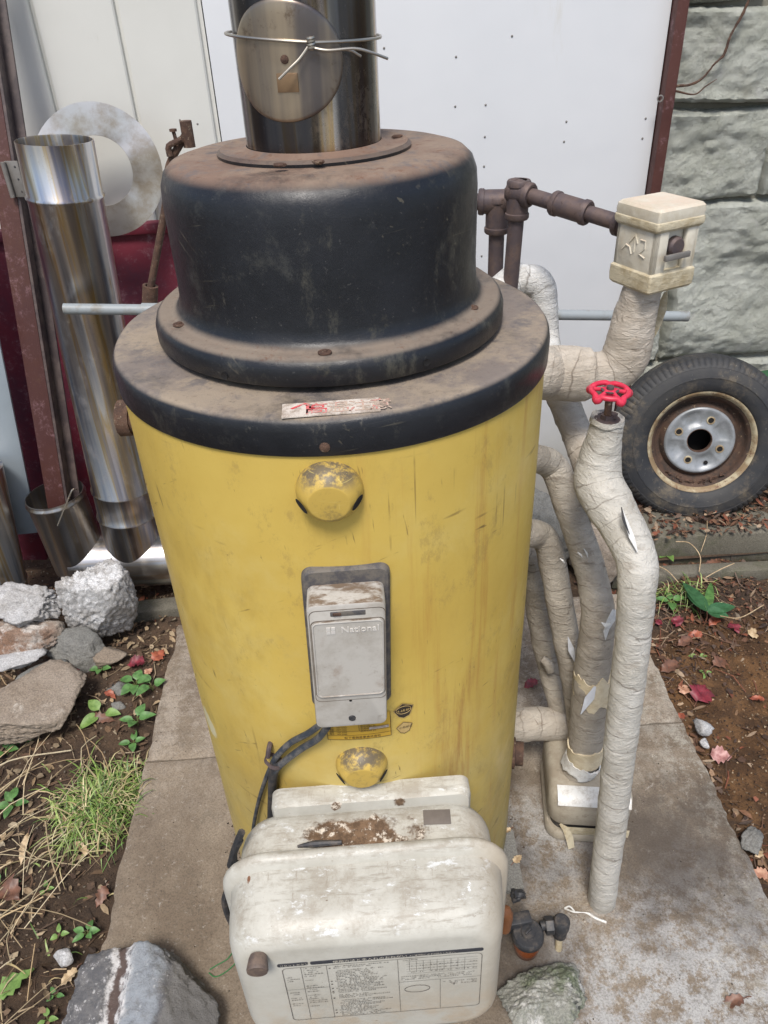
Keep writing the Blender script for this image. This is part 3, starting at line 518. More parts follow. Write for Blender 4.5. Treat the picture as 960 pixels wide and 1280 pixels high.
# yellow caps
def cap(u, v, sc, name='inspection_cap'):
    s_, z_ = sof(u, v); n = (W(s_, z_, 1)-W(s_, z_, 0)).normalized(); n2 = (n+Vector((0, 0, -.10))).normalized(); c_ = W(s_, z_, -.004)
    g = G(); g.lathe([(.0455*sc, 0), (.0455*sc, .006*sc), (.044*sc, .012*sc), (.0405*sc, .020*sc), (.035*sc, .028*sc), (.0290*sc, .0330*sc), (.0278*sc, .0338*sc), (.026*sc, .0340*sc), (.0, .0340*sc)], 64, c_, n2)
    o = g.build(name, M_cap, BO, ang=50)
    ax = Vector((1, 0, 0)); dnv = Vector((0, 0, -1))
    for sg in (-1, 1):
        g = G(); dirn = (ax*sg*.80+n2*.66+dnv*.12).normalized(); cp = c_+n2*.0252*sc+ax*sg*.0366*sc+dnv*.006*sc
        g.lathe([(.0085*sc, .0006), (.0078*sc, .0012), (.0, .0008)], 18, (0, 0, 0), (0, 0, 1))
        q = Vector((0, 0, 1)).rotation_difference(dirn); g.map(lambda p: cp+q @ Vector((p.x*.75, p.y*1.5, p.z))); g.build('vent_hole', M_void, o)
    return o
cap(412, 613, .84); cap(452, 955, .84)
# controller
m = Mat('grey_paint'); c = m.mix(m.mr(m.noise(16, 8, .7), .4, .64), S(178, 174, 166), S(158, 152, 142)); c = m.mix(m.mr(m.noise(60, 8, .8), .56, .7, 0, .6), c, S(124, 110, 94)); c = m.mix(m.mul(m.upz(.5, .9), m.mr(m.noise(70, 6, .7, m.vec((.4, 1, 1), rot=(0, 0, .5))), .4, .56)), c, S(112, 96, 80))
c = m.mix(m.mr(m.noise(12, 6, .7, m.vec(loc=(8, 8, 8))), .56, .7, 0, .6), c, S(136, 118, 102)); M_ctl = m.done(c, .5, 0, [(m.noise(150, 6), .15, .001)])
m = Mat('grey_gasket'); M_gask = m.done(m.mix(m.mr(m.noise(60, 8, .7), .42, .62), S(74, 72, 74), S(104, 98, 90)), .7)
def rrect(w_, h_, r, k=6):
    out = []
    for cx, cy, a0 in ((w_/2-r, h_/2-r, 0), (-w_/2+r, h_/2-r, 90), (-w_/2+r, -h_/2+r, 180), (w_/2-r, -h_/2+r, 270)):
        for i in range(k+1): a = R_(a0+90*i/k); out.append((cx+r*math.cos(a), cy+r*math.sin(a)))
    return out
def stack(g, secs, fn, cap0=True, cap1=True):       # loft rounded rectangles; secs = (w, h, r, cx, cy, depth)
    n = None; vs = []
    for (w_, h_, r, cx, cy, d) in secs:
        p = rrect(w_, h_, r); n = len(p); vs += [fn(Vector((x+cx, y+cy, d))) for x, y in p]
    fs = []
    for j in range(len(secs)-1):
        for i in range(n): fs.append((j*n+i, j*n+(i+1) % n, (j+1)*n+(i+1) % n, (j+1)*n+i))
    if cap1: fs.append(tuple((len(secs)-1)*n+i for i in range(n)))
    if cap0: fs.append(tuple(reversed(range(n))))
    return g.add(vs, fs)
cxL, cxR = -.085, .022
ctl = lambda p: Vector((-.031+p.x+.004*(p.y/.13), TY-TR+.010-p.z+0*p.y, .795+p.y))
g = G(); stack(g, [(.108, .240, .014, 0, .014, -.012), (.108, .240, .014, 0, .014, .012), (.102, .234, .012, 0, .014, .016)], ctl); gk = g.build('gasket_frame', M_gask, BO, ang=40)
BXF = .054
g = G(); stack(g, [(.094, .214, .010, -.001, .005, .005), (.094, .214, .010, -.001, .005, BXF-.004), (.092, .212, .009, -.001, .005, BXF-.001), (.088, .208, .008, -.001, .005, BXF)], ctl); bx = g.build('control_box', M_ctl, BO, ang=40)
g = G(); stack(g, [(.086, .128, .007, 0, .023, BXF-.001), (.086, .128, .007, 0, .023, BXF+.0025), (.084, .126, .006, 0, .023, BXF+.0032), (.0825, .1245, .006, 0, .023, BXF+.0032), (.081, .123, .006, 0, .023, BXF+.0022)], ctl); pl = g.build('cover_plate', M_ctl, bx, ang=40)
m = Mat('dirty_line'); M_line = m.done(S(96, 84, 72), .8)
def frame(w_, h_, r, cx, cy, d, t, par, mat=M_line, fn=ctl):
    g = G(); stack(g, [(w_+t, h_+t, r, cx, cy, d), (w_+t, h_+t, r, cx, cy, d+.0004), (w_, h_, r-t/4, cx, cy, d+.0004)], fn, False, False); return g.build('seam', mat, par)
frame(.0872, .1292, .0072, 0, .023, BXF+.0001, .0016, bx); frame(.090, .153, .008, 0, .027, BXF+.0001, .0012, bx)
g = G(); g.box((0, 0, 0), (.042, .007, .002), .001); g.map(lambda p: ctl(Vector((p.x+.001, p.y+.0975, BXF+p.z)))); g.build('slot', M_gask, bx)
g = G(); g.box((0, 0, 0), (.010, .005, .002), .001); g.map(lambda p: ctl(Vector((p.x-.012, p.y+.0975, BXF+.0012+p.z)))); g.build('slot_insert', M_rust, bx)
m = Mat('worn_silver'); M_silv = m.done(m.mix(m.noise(120, 6), S(214, 212, 206), S(180, 174, 166)), .35, .0)
D2 = BXF+.0024
g = G(); g.text('National', .0128, lambda p: ctl(Vector((p.x-.0085, p.y+.0695, p.z+D2))), ext=.0009, xs=1.05); g.build('lettering', M_silv, pl)
g = G()
for ix in (-1, 1):
    for iz in (-1, 1): g.box((0, 0, 0), (.0046, .0046, .001), .0004); k0 = len(g.v)-24
for i, (ix, iz) in enumerate(((-1, -1), (-1, 1), (1, -1), (1, 1))):
    pass
g = G()
for ix in (-1, 1):
    for iz in (-1, 1):
        h = G(); h.box((0, 0, 0), (.0048, .0048, .001)); h.map(lambda p: ctl(Vector((p.x-.0205+ix*.0029, p.y+.0735+iz*.0029, D2+.0003+p.z)))); g.add(h.v, h.f)
g.build('emblem', M_silv, pl)
g = G(); g.lathe([(0, 0), (.0048, 0), (.0046, .0015), (.003, .002), (0, .0015)], 16, ctl(Vector((.0, -.085, BXF))), (0, -1, 0)); g.build('screw', M_dark, bx)
g = G(); g.lathe([(0, .0005), (.0017, .0005), (.002, 0)], 12, ctl(Vector((-.001, -.052, BXF))), (0, -1, 0)); g.build('hole', M_void, bx)
# labels on the skin
m = Mat('label_yellow'); M_lby = m.done(m.mix(m.noise(40, 6), S(206, 164, 48), S(184, 146, 54)), .5); m = Mat('print_black'); M_ink = m.done(S(46, 38, 30), .6); m = Mat('label_pale'); M_lbp = m.done(m.mix(m.noise(60, 6), S(188, 164, 110), S(170, 140, 84)), .6)
s1, z1_ = sof(410, 922); s2, z2_ = sof(489, 918); zz = (z1_+z2_)/2; hh = .05
g = G(); NN = 10
def skinrect(g, sa, sb, za, zb, off, n=10):
    vs = []
    for i in range(n+1): s = sa+(sb-sa)*i/n; vs += [W(s, za, off), W(s, zb, off)]
    g.add(vs, [(2*i, 2*i+2, 2*i+3, 2*i+1) for i in range(n)]); return g
skinrect(g, s1, s2, zz, zz+hh, .0018); lb = g.build('rating_label', M_lby, BO)
g = G(); t_ = .0007
for a, b, c_, d in ((s1, s2, zz, zz+t_), (s1, s1+t_, zz, zz+hh), (s2-t_, s2, zz, zz+hh), (s1, s2, zz+.009, zz+.0095), (s1, s2, zz+.0175, zz+.018), ((s1+s2)/2, (s1+s2)/2+.0006, zz+.018, zz+hh)): skinrect(g, a, b, c_, d, .0024)
rg = random.Random(5); Lb = s2-s1
g.text('松下電器産業株式会社', .0052, lambda p: W(s1+.024+p.x, zz+.0025+p.y, .0026))
for j, t in enumerate(('型式', '品名', '油量', '電圧', '出力')):
    g.text(t+'　100V 50/60', .0040, lambda p: W(s1+.004+p.x*.8, zz+.011+j*.0046+p.y, .0026)); 
    if j > 0: g.text('使用燃料 JIS', .0042, lambda p: W(s1+Lb*.52+p.x, zz+.011+j*.0046+p.y, .0026))
g.build('print', M_ink, lb)
skinrect(G(), s1+Lb*.66, s2-.003, zz+.0195, zz+.0245, .0029).build('blank_strip', M_stk, lb)
def kite(u, v, w_, h_, mat, inkm, txt, name):
    s_, z_ = sof(u, v); P2 = [(-.5, .08), (-.05, .5), (.5, .22), (.30, -.36), (.0, -.5), (-.26, -.36)]
    g = G(); g.add([W(s_+a*w_, z_+b*h_, .0018) for a, b in P2], [tuple(reversed(range(6)))]); o = g.build(name, mat, BO)
    g = G()
    for i in range(6):
        a, b = P2[i], P2[(i+1) % 6]; a2, b2 = (a[0]*.93, a[1]*.93), (b[0]*.93, b[1]*.93)
        g.add([W(s_+x*w_, z_+y*h_, .0023) for x, y in (a, b, b2, a2)], [(3, 2, 1, 0)])
    g.text(txt, h_*.2, lambda p: W(s_-.32*w_+p.x, z_-.04*h_+p.y, .0024)); 
    if inkm is M_lbp:
        pts = [W(s_+.36*w_*math.cos(t*PI/12), z_+.05*h_+.24*h_*math.sin(t*PI/12), .0022) for t in range(24)]; g.tube(pts, .00035, 5, closed=True, step=.002)
    g.build('print', inkm, o)
kite(504, 887, .030, .031, M_ink, M_lbp, '4-68.8M', 'approval_sticker'); kite(505, 908, .024, .025, M_lbp, M_ink, '小形認定', 'approval_sticker')
# side fittings
def fit(u, v, ang, z, r, L, mat, name='port_stub', off=0):
    d = Vector((math.sin(ang), -math.cos(ang), 0)); p = Vector((TX, TY, z))+d*(TR-.01); g = G()
    g.lathe([(0, 0), (r*1.5, 0), (r*1.5, .014), (r, .016), (r, L-.02), (r*1.15, L-.02), (r*1.15, L), (0, L)], 12, p, d, mod=lambda i, a, rr, zz2: (rr*(1+.06*mn.noise(Vector((a*3, i, ang)))), zz2)); return g.build(name, mat, BO, ang=40)
fit(0, 0, R_(-96), .985, .024, .05, M_rust); fit(0, 0, R_(-104), .21, .022, .045, M_rust); fit(0, 0, R_(78), .26, .020, .03, M_rust)
# ================================================================== THE BURNER
BU = root('burner_unit', (-.03, .62, .25), 'scratched off white burner housing with rusty top and printed front cover on the boiler', 'burner')
BO_ = Vector(BU['_o'])
def white_en(name, rust, extra=()):
    m = Mat(name); P = m.sep(); up = m.upz(.3, .8)
    c = m.mix(m.mr(m.noise(9, 7, .7), .38, .64), S(186, 184, 174), S(172, 169, 158))
    sc1 = m.noise(120, 5, .75, m.vec((.16, 1, 1), rot=(0, 0, .5))); sc2 = m.noise(140, 5, .75, m.vec((1, .14, 1), rot=(0, 0, -.35)))
    c = m.mix(m.mul(up, m.mr(sc1, .5, .66, 0, .6)), c, S(132, 124, 110)); c = m.mix(m.mul(up, m.mr(sc2, .6, .68, 0, .6)), c, S(132, 120, 106))
    c = m.mix(m.mul(up, m.mr(m.noise(16, 9, .82, m.vec(loc=(4, 2, 1))), .44, .62, 0, .7)), c, S(148, 140, 126)); c = m.mix(m.mul(m.mr(m.noise(44, 7, .8, m.vec((.5, 1, 1), rot=(0, 0, .9))), .56, .66, 0, .8), up), c, S(212, 215, 214))
    c = m.mix(m.mul(m.mr(P[0], .13, .20), .45), c, S(180, 158, 126)); c = m.mix(m.mul(m.mr(P[2], .1, -.05), m.mr(m.noise(14, 7, .7), .4, .6, 0, .5)), c, S(176, 152, 120))
    c = m.mix(m.mr(m.noise(38, 6, .75), .69, .73, 0, .9), c, S(132, 78, 44)); c = m.mix(m.mr(m.noise(110, 5, .7), .68, .73, 0, .8), c, S(104, 84, 66))
    for p, r in rust:
        bl = m.blob(p, r, 30, .9, .25, (.5, 1.25, 1)) if r > .02 else m.blob(p, r, 30, .8); rc_ = m.mix(m.mr(m.noise(60, 8, .8), .42, .6), S(88, 70, 54), S(122, 98, 76)); rc_ = m.mix(m.mr(m.noise(46, 8, .8, m.vec(loc=(2, 2, 2))), .54, .6), rc_, S(206, 196, 180)); c = m.mix(bl, c, rc_)
    for p, r, cc in extra: c = m.mix(m.blob(p, r, 60, 1.3, .15, (1.5, .75, 1)), c, cc)
    return m.done(c, m.mr(m.noise(20, 5), .3, .7, .38, .6), 0, [(m.noise(90, 6, .8), .25, .0012), (m.noise(7, 3), .12, .008)], spec=.4)
def bl_(u, v, z): p = atz(u, v, z)-BO_; return tuple(p)
M_wh1 = white_en('white_enamel_cover', [], [(bl_(586, 1106, .492), .010, S(222, 224, 224)), (bl_(310, 1098, .48), .006, S(120, 84, 60))])
M_wh2 = white_en('white_enamel_rusted', [(bl_(452, 1042, .495), .042)])
M_wh3 = white_en('white_enamel_rear', [(bl_(500, 1008, .5), .012), (bl_(420, 1012, .5), .01)])
def bsec(g, secs, **k): return stack(g, secs, lambda p: Vector((p.x, p.z, p.y)), **k)
def rr2(w_, x, ztop, zbot, r, y): return (w_, ztop-zbot, r, x, (ztop+zbot)/2, y)
g = G(); bsec(g, [rr2(.30, -.018, .508, .24, .016, .735), rr2(.30, -.018, .508, .24, .016, .712), rr2(.292, -.018, .504, .245, .014, .704), rr2(.27, -.018, .49, .26, .01, .702)]); g.build('rear_housing', M_wh3, BU, ang=40)
g = G(); bsec(g, [rr2(.335, -.030, .472, .235, .05, .712), rr2(.356, -.030, .483, .225, .055, .706), rr2(.370, -.030, .4885, .215, .06, .694), rr2(.376, -.030, .4895, .19, .062, .68), rr2(.378, -.031, .4875, .18, .062, .645), rr2(.378, -.031, .486, .18, .062, .63)]); g.build('middle_housing', M_wh2, BU, ang=40)
g = G(); bsec(g, [rr2(.392, -.032, 0.4835, .17, .064, .636), rr2(.409, -.032, 0.4965, .163, .068, .640), rr2(.417, -.032, 0.5005, .160, .070, .635), rr2(.417, -.032, 0.5005, .160, .070, .629), rr2(.409, -.032, 0.4965, .163, .068, .623), rr2(.394, -.032, 0.4850, .167, .064, .619), rr2(.390, -.033, 0.4840, .169, .062, .600), rr2(.386, -.034, 0.4820, .171, .060, .575), rr2(.380, -.035, 0.4785, .175, .058, .556), rr2(.372, -.035, 0.4735, .178, .056, .543), rr2(.358, -.035, 0.4655, .185, .052, .532), rr2(.340, -.035, 0.4555, .193, .046, .5255), rr2(.325, -.035, 0.4475, .20, .040, .5245)])
fc = g.build('front_cover', M_wh1, BU, ang=50)
FY = .5242
pk = aty(322, 1207, FY-.012); g = G(); g.lathe([(.011, 0), (.0125, .004), (.0145, .018), (.0135, .021), (.0, .0215)], 28, (pk.x, FY+.001, pk.z), (0, -1, -.05)); 
m = Mat('brown_knob'); M_knob = m.done(m.mix(m.mr(m.noise(60, 7, .7), .4, .6), S(88, 76, 70), S(112, 96, 84)), .6); g.build('reset_knob', M_knob, fc)
m = Mat('print_grey'); M_pg = m.done(m.mix(m.mr(m.noise(60, 6, .8), .4, .62), S(66, 64, 64), S(110, 104, 96)), .6); m = Mat('print_bar'); M_bar = m.done(m.mix(m.mr(m.noise(80, 6, .8), .5, .7, 0, .5), S(52, 54, 60), S(90, 88, 88)), .6)
m = Mat('print_pale'); M_pp = m.done(S(196, 190, 176), .6)
pL = aty(345, 1201, FY); pR = aty(604, 1192, FY); zt = (pL.z+pR.z)/2
def fr(x0, z0, x1, z1, g, dy=.0008): g.add([(x0, FY-dy, z0), (x1, FY-dy, z0), (x1, FY-dy, z1), (x0, FY-dy, z1)], [(0, 1, 2, 3)]); return g
def fp(u, v): return aty(u, v, FY)
g = G(); xs_ = fp(386, 1200).x; g2 = G(); stack(g2, [(xs_-.002-pL.x, .0075, .003, (xs_-.002+pL.x)/2, zt, FY), (xs_-.002-pL.x, .0075, .003, (xs_-.002+pL.x)/2, zt, FY-.0008)], lambda p: Vector((p.x, p.z, p.y))); stack(g2, [(pR.x-xs_-.001, .0075, .003, (xs_+.001+pR.x)/2, zt, FY), (pR.x-xs_-.001, .0075, .003, (xs_+.001+pR.x)/2, zt, FY-.0008)], lambda p: Vector((p.x, p.z, p.y))); bar = g2.build('header_bar', M_bar, fc, flat=True)
TXY = lambda x, z, dy=.0012: (lambda p: Vector((x+p.x, FY-dy-p.z, z+p.y)))
g.text('リセットボタン', .0056, TXY(pL.x+.003, zt-.0021)); hl1 = g.build('header_lettering', M_pp, bar); g = G(); g.text('使用方法と手入れのおねがい', .0070, TXY(fp(415, 1198).x, zt-.0026), xs=1.12); g.text('※ご使用前に必ずお読みください。', .0042, TXY(fp(512, 1196).x, zt-.0018)); g.build('header_lettering', M_pp, bar)
g = G(); bx0 = fp(352, 1212).x; bx1 = pR.x-.001; bz1 = zt-.0085; bz0 = bz1-.155; t_ = .0009
nn = rrect(bx1-bx0, bz1-bz0, .008, 6); n2 = rrect(bx1-bx0-2*t_, bz1-bz0-2*t_, .0072, 6); ccx, ccz = (bx0+bx1)/2, (bz0+bz1)/2; k = len(nn)
g.add([(x+ccx, FY-.0007, z+ccz) for x, z in nn+n2], [(i, (i+1) % k, k+(i+1) % k, k+i) for i in range(k)])
xa, xb, xc_ = fp(376, 1212).x, fp(408, 1210).x, fp(497, 1206).x
for x in (xa, xb, xc_): fr(x, bz0, x+.0006, bz1, g)
zr1 = zt-.064; zr0 = zt-.074; fr(xc_, zr0, bx1, zr0+.0006, g); xm = (xc_+bx1)/2; fr(xm, bz0, xm+.0006, zr0, g); fr(bx0, zr0+.004, xb, zr0+.0045, g); g.build('table_rules', M_pg, fc, flat=True)
g = G(); rg = random.Random(11)
def rowtext(x0, x1, z, h, g, dens=.86):             # a row of print too fine to read: short strokes of uneven length
    x = x0
    while x < x1:
        w_ = rg.uniform(.0012, .0042); w_ = min(w_, x1-x)
        if rg.random() < dens:
            fr(x, z, x+w_, z+h*.35, g, .0009); 
            if rg.random() < .7: fr(x+w_*.1, z+h*.6, x+w_*.9, z+h*.85, g, .0009)
            if rg.random() < .5: fr(x+w_*.4, z, x+w_*.5, z+h, g, .00095)
        x += w_+.0006
z = bz1-.006; r = 0
while z > bz0+.004:
    if rg.random() < .12: z -= .0035; continue
    ind = 0 if rg.random() < .3 else .006
    if ind == 0: fr(xb+.003, z, xb+.0055, z+.0022, g)
    rowtext(xb+.009+ind*.4, xb+.009+rg.uniform(.5, .93)*(xc_-xb-.012), z, .0021, g); z -= .0042
for c0_, c1_ in ((bx0+.004, xa-.003), (xa+.003, xb-.003)):
    z = bz1-.005; 
    for q in range(22):
        if rg.random() < .45: rowtext(c0_, c0_+rg.uniform(.4, 1)*(c1_-c0_), z, .002, g)
        z -= .0055
rowtext(xc_+.003, xc_+.028, bz1-.005, .0022, g)
tz1 = bz1-.009; tz0 = zr1+.012
for i in range(9): fr(xc_+.016+i*.0096, tz0+rg.uniform(0, .01), xc_+.0164+i*.0096, tz1, g)
for i in range(6): z = tz0+(tz1-tz0)*i/5; fr(xc_+.012, z, bx1-.006, z+.0004, g)
for i in range(12): 
    for j in range(3): rowtext(xc_+.018+i*.0078, xc_+.0245+i*.0078, tz0+.004+j*.009, .0018, g, .7)
for j in range(3): rowtext(xc_+.004, bx1-.01, zr1+.005-j*.0042, .0018, g, .8)
for j in range(3): rowtext(xm+.004, bx1-.006, zr0-.008-j*.004, .0018, g, .7)
el = [(xc_+.026+.018*math.cos(a*PI/15), FY-.001, zr0-.022+.010*math.sin(a*PI/15)) for a in range(30)]; g.tube(el, .0004, 5, closed=True, step=.003)
g.box((xm+.02, FY-.001, zr0-.016), (.0014, .0004, .005)); g.build('fine_print', M_pg, fc, flat=True)
g = G(); pt = atz(546, 1020, .4895); g.box((pt.x, pt.y-.002, .4902), (.040, .024, .0015), .0006, (0, 0, -.05)); m = Mat('grey_tape'); M_gt = m.done(m.mix(m.noise(80, 6), S(118, 110, 102), S(92, 84, 78)), .6); g.build('tape_patch', M_gt, BU)
g = G(); a1, a2 = atz(372, 1058, .494), atz(427, 1053, .497); g.tube([a1, a1.lerp(a2, .4)+Vector((0, 0, .002)), a2], [.002, .005, .0035], 8); g.build('loose_black_clip', M_dark, BU)
g = G(); 
for pts in ([(300, 1050), (292, 1068), (296, 1085)], [(302, 1040), (294, 1060), (288, 1082)], [(286, 1108), (281, 1128), (288, 1150), (296, 1160)]): g.tube([aty(u, v, .665) for u, v in pts], .0055, 8)
g.build('side_cable', M_dark, BU)
pz = aty(632, 1140, .66); g = G(); g.tube([pz+Vector((-.03, 0, 0)), pz, pz+Vector((.0, 0, -.05))], .011, 12); m = Mat('orange_rust'); M_or = m.done(m.mix(m.noise(50, 7), S(132, 82, 44), S(90, 58, 38)), .6); g.build('oil_inlet', M_or, BU)
# cables over the tank
cb = root('control_cables', tuple(W(*sof(347, 942))), 'grey black power cables clipped once between control box and burner', 'cable')
def wp(u, v, off): s_, z_ = sof(u, v); s_, z_ = s_, z_; return W(s_, z_, off)
g = G(); g.tube([wp(412, 893, .022), wp(400, 912, .016), wp(378, 930, .010), wp(358, 945, .013), wp(350, 953, .016)], .0052, 12); g.build('upper_cable', M_cable, cb)
g = G(); g.tube([wp(402, 893, .02), wp(388, 907, .014), wp(366, 922, .010), wp(351, 937, .013), wp(343, 953, .013), wp(334, 975, .009), wp(327, 1000, .009), wp(322, 1030, .010), wp(320, 1060, .010)], [.0048]*4+[.0038, .0034, .0032, .0032, .0032], 12); g.build('thin_cable', M_cable, cb)
g = G(); g.tube([wp(352, 945, .014), wp(347, 960, .013), wp(345, 985, .010), wp(344, 1020, .010), wp(343, 1060, .010)], .0075, 12); g.build('thick_cable', M_dark, cb)
g = G(); c_ = wp(347, 944, .012); g.lathe([(.0105, -.003), (.012, -.003), (.012, .003), (.0105, .003), (.0105, -.003)], 24, c_, (-.25, -.1, -.6), mod=lambda i, a, r, z: (r*(1+.25*abs(math.sin(a))), z)); g.tube([c_+Vector((-.008, .004, .006)), wp(340, 930, .008), wp(338, 929, .0)], .004, 8); g.build('cable_clip', M_iron, cb)
# ================================================================== WRAPPED PIPES
BEI, BR, DT = S(206, 200, 188), S(190, 178, 160), S(150, 132, 112)
M_tA = tape('tape_pale', S(194, 191, 183), S(178, 174, 164), S(138, 126, 112), [], .034)
M_tB = tape('tape_tan', S(178, 170, 157), S(158, 149, 136), S(122, 111, 98), [], .04)
M_tF = tape('tape_cream', S(190, 182, 170), S(176, 166, 152), S(142, 128, 112), [], .035)
m = Mat('masking_tape'); M_mask = m.done(m.mix(m.mr(m.noise(30, 6, .7), .4, .62), S(216, 204, 176), S(198, 182, 150)), .55, 0, [(m.noise(60, 5, .6, m.vec((1, 1, 3))), .5, .004)])
m = Mat('white_film'); M_film = m.done(m.mix(m.mr(m.noise(60, 8, .8), .45, .7), S(214, 214, 210), S(176, 170, 160)), .45); m = Mat('foil_film'); M_foil = m.done(S(214, 217, 222), .35, .1, [(m.noise(50, 4), .6, .004)])
def Yp(L): return [aty(u, v, y) for u, v, y in L]
pA = Yp([(759, 524, 1.0), (756, 545, 1.0), (750, 572, 1.0), (748, 603, .985), (762, 630, .955), (776, 655, .925), (790, 682, .89), (797, 708, .865), (796, 740, .845), (792, 790, .838), (779, 900, .82), (764, 1030, .80), (755, 1100, .787)])+[atz(752, 1127, .0), atz(751.5, 1132, -.012)]
VP = root('valve_pipe', tuple(atz(752, 1127, 0)), 'tall white taped pipe on the pad, topped by a red valve handwheel', 'pipe')
g = G(); g.tube(pA, [.0235, .026, .032, .038, .036, .033, .0315, .0295, .0275, .0265, .0265, .0265, .0265, .026, .025], 48, step=.0045, wrap=.034, rough=.0016, seed=1, ridge=.006); g.build('insulated_pipe', M_tA, VP, ang=70)
top = pA[0]; ax = (pA[0]-pA[2]).normalized()
g = G(); g.lathe([(.016, .0005), (.0215, .0012), (.0245, .004), (.026, -.004)], 30, top, ax, mod=lambda i, a, r, z: (r*(1+.04*mn.noise(Vector((a*2, i, 0)))), z+.003*mn.noise(Vector((a*1.5, 3, i))))); g.build('tape_rim', M_tA, VP)
g = G(); g.lathe([(0, .002), (.014, .0015), (.019, .0012)], 24, top, ax); g.cyl(top+ax*.002+Vector((.008, 0, 0)), top+ax*.009+Vector((.008, 0, 0)), .007, n=6); g.cyl(top+ax*.001, top+ax*.008, .011, n=6); g.build('valve_bonnet', M_iron, VP)
hw = aty(762, 490, .995); g = G(); g.cyl(top, hw+Vector((0, 0, .004)), .0055); g.build('stem', M_rust, VP)
m = Mat('red_wheel_paint'); M_wheel = m.done(m.mix(m.mr(m.noise(40, 7, .75), .5, .68, 0, .7), S(200, 46, 72), S(156, 54, 66)), .42, 0, [(m.noise(90, 4), .2, .001)])
WR = .0265; g = G(); zt_ = Vector((.03, -.02, 1)).normalized(); q = Vector((0, 0, 1)).rotation_difference(zt_)
pts, rads = [], []
for i in range(60): a = 2*PI*i/60; lobe = max(0, math.cos(5*a/1.0))**3; pts.append(hw+q @ Vector(((WR+.0016*lobe)*math.cos(a), (WR+.0016*lobe)*math.sin(a), -.0035*lobe+.002*(1-lobe)))); rads.append(.0040+.0030*lobe)
g.tube(pts, rads, 12, closed=True, step=.003)
for k in range(5): a = 2*PI*k/5; g.tube([hw+q @ Vector((.007*math.cos(a), .007*math.sin(a), .002)), hw+q @ Vector((WR*.6*math.cos(a), WR*.6*math.sin(a), .0005)), hw+q @ Vector((WR*math.cos(a), WR*math.sin(a), -.002))], [.0042, .003, .004], 10)
g.lathe([(.0, .005), (.009, .005), (.0105, .002), (.0105, -.004), (0, -.004)], 24, hw, zt_); wh = g.build('handwheel', M_wheel, VP, ang=60)
g = G(); g.lathe([(0, .0095), (.005, .0095), (.0055, .008), (.0055, .0045), (.013, .0044), (.013, .0035), (0, .0035)], 24, hw, zt_, mod=lambda i, a, r, z: (r, z)); g.build('hub_nut', M_iron, wh)
# torn strip on the shoulder, and the tape tail on the floor
def strip(pts, wd, mat, name, par, th=.0006, nrm=(0, -1, .4), lab=None, cat=None):
    P = [Vector(p) for p in pts]; vs = []; nrm = Vector(nrm).normalized(); ws = wd if isinstance(wd, list) else [wd]*len(P)
    for i, p in enumerate(P):
        t = (P[min(i+1, len(P)-1)]-P[max(i-1, 0)]).normalized(); s_ = t.cross(nrm).normalized()*ws[i]/2; vs += [p-s_, p+s_, p+s_+nrm*-th, p-s_+nrm*-th]
    fs = []
    for i in range(len(P)-1):
        a = 4*i
        for k in range(4): fs.append((a+k, a+(k+1) % 4, a+4+(k+1) % 4, a+4+k))
    fs += [(3, 2, 1, 0), tuple(4*(len(P)-1)+k for k in range(4))]
    g = G(); g.add(vs, fs); o = g.build(name, mat, par, None if par else tuple(P[0])); return tag(o, lab, cat)
def skinpts(L, y, dz=.0): return [aty(u, v, y+0*i) for i, (u, v) in enumerate(L)]
strip([aty(778, 637, .908), aty(784, 655, .888), aty(790, 672, .868), aty(797, 690, .852)], [.001, .008, .010, .001], M_film, 'torn_film', VP, nrm=(.5, -1, .8)); strip([aty(777, 634, .904), aty(780, 650, .884), aty(787, 668, .866)], [.0015, .005, .001], M_dark, 'tear', VP, nrm=(.5, -1, .8))
g = G(); g.tube([atz(706, 1135, .004), atz(716, 1140, .008), atz(733, 1141, .006), atz(745, 1148, .004), atz(758, 1153, .003)], [.002, .003, .0028, .0025, .001], 6, rough=.003); g.tube([atz(706, 1135, .004), atz(712, 1133, .01), atz(718, 1139, .004)], .0016, 5); tag(g.build('loose_tape_tail', M_film, None, tuple(atz(733, 1141, 0))), 'white shred of tape lying on the pad at the foot of the tall pipe', 'tape')
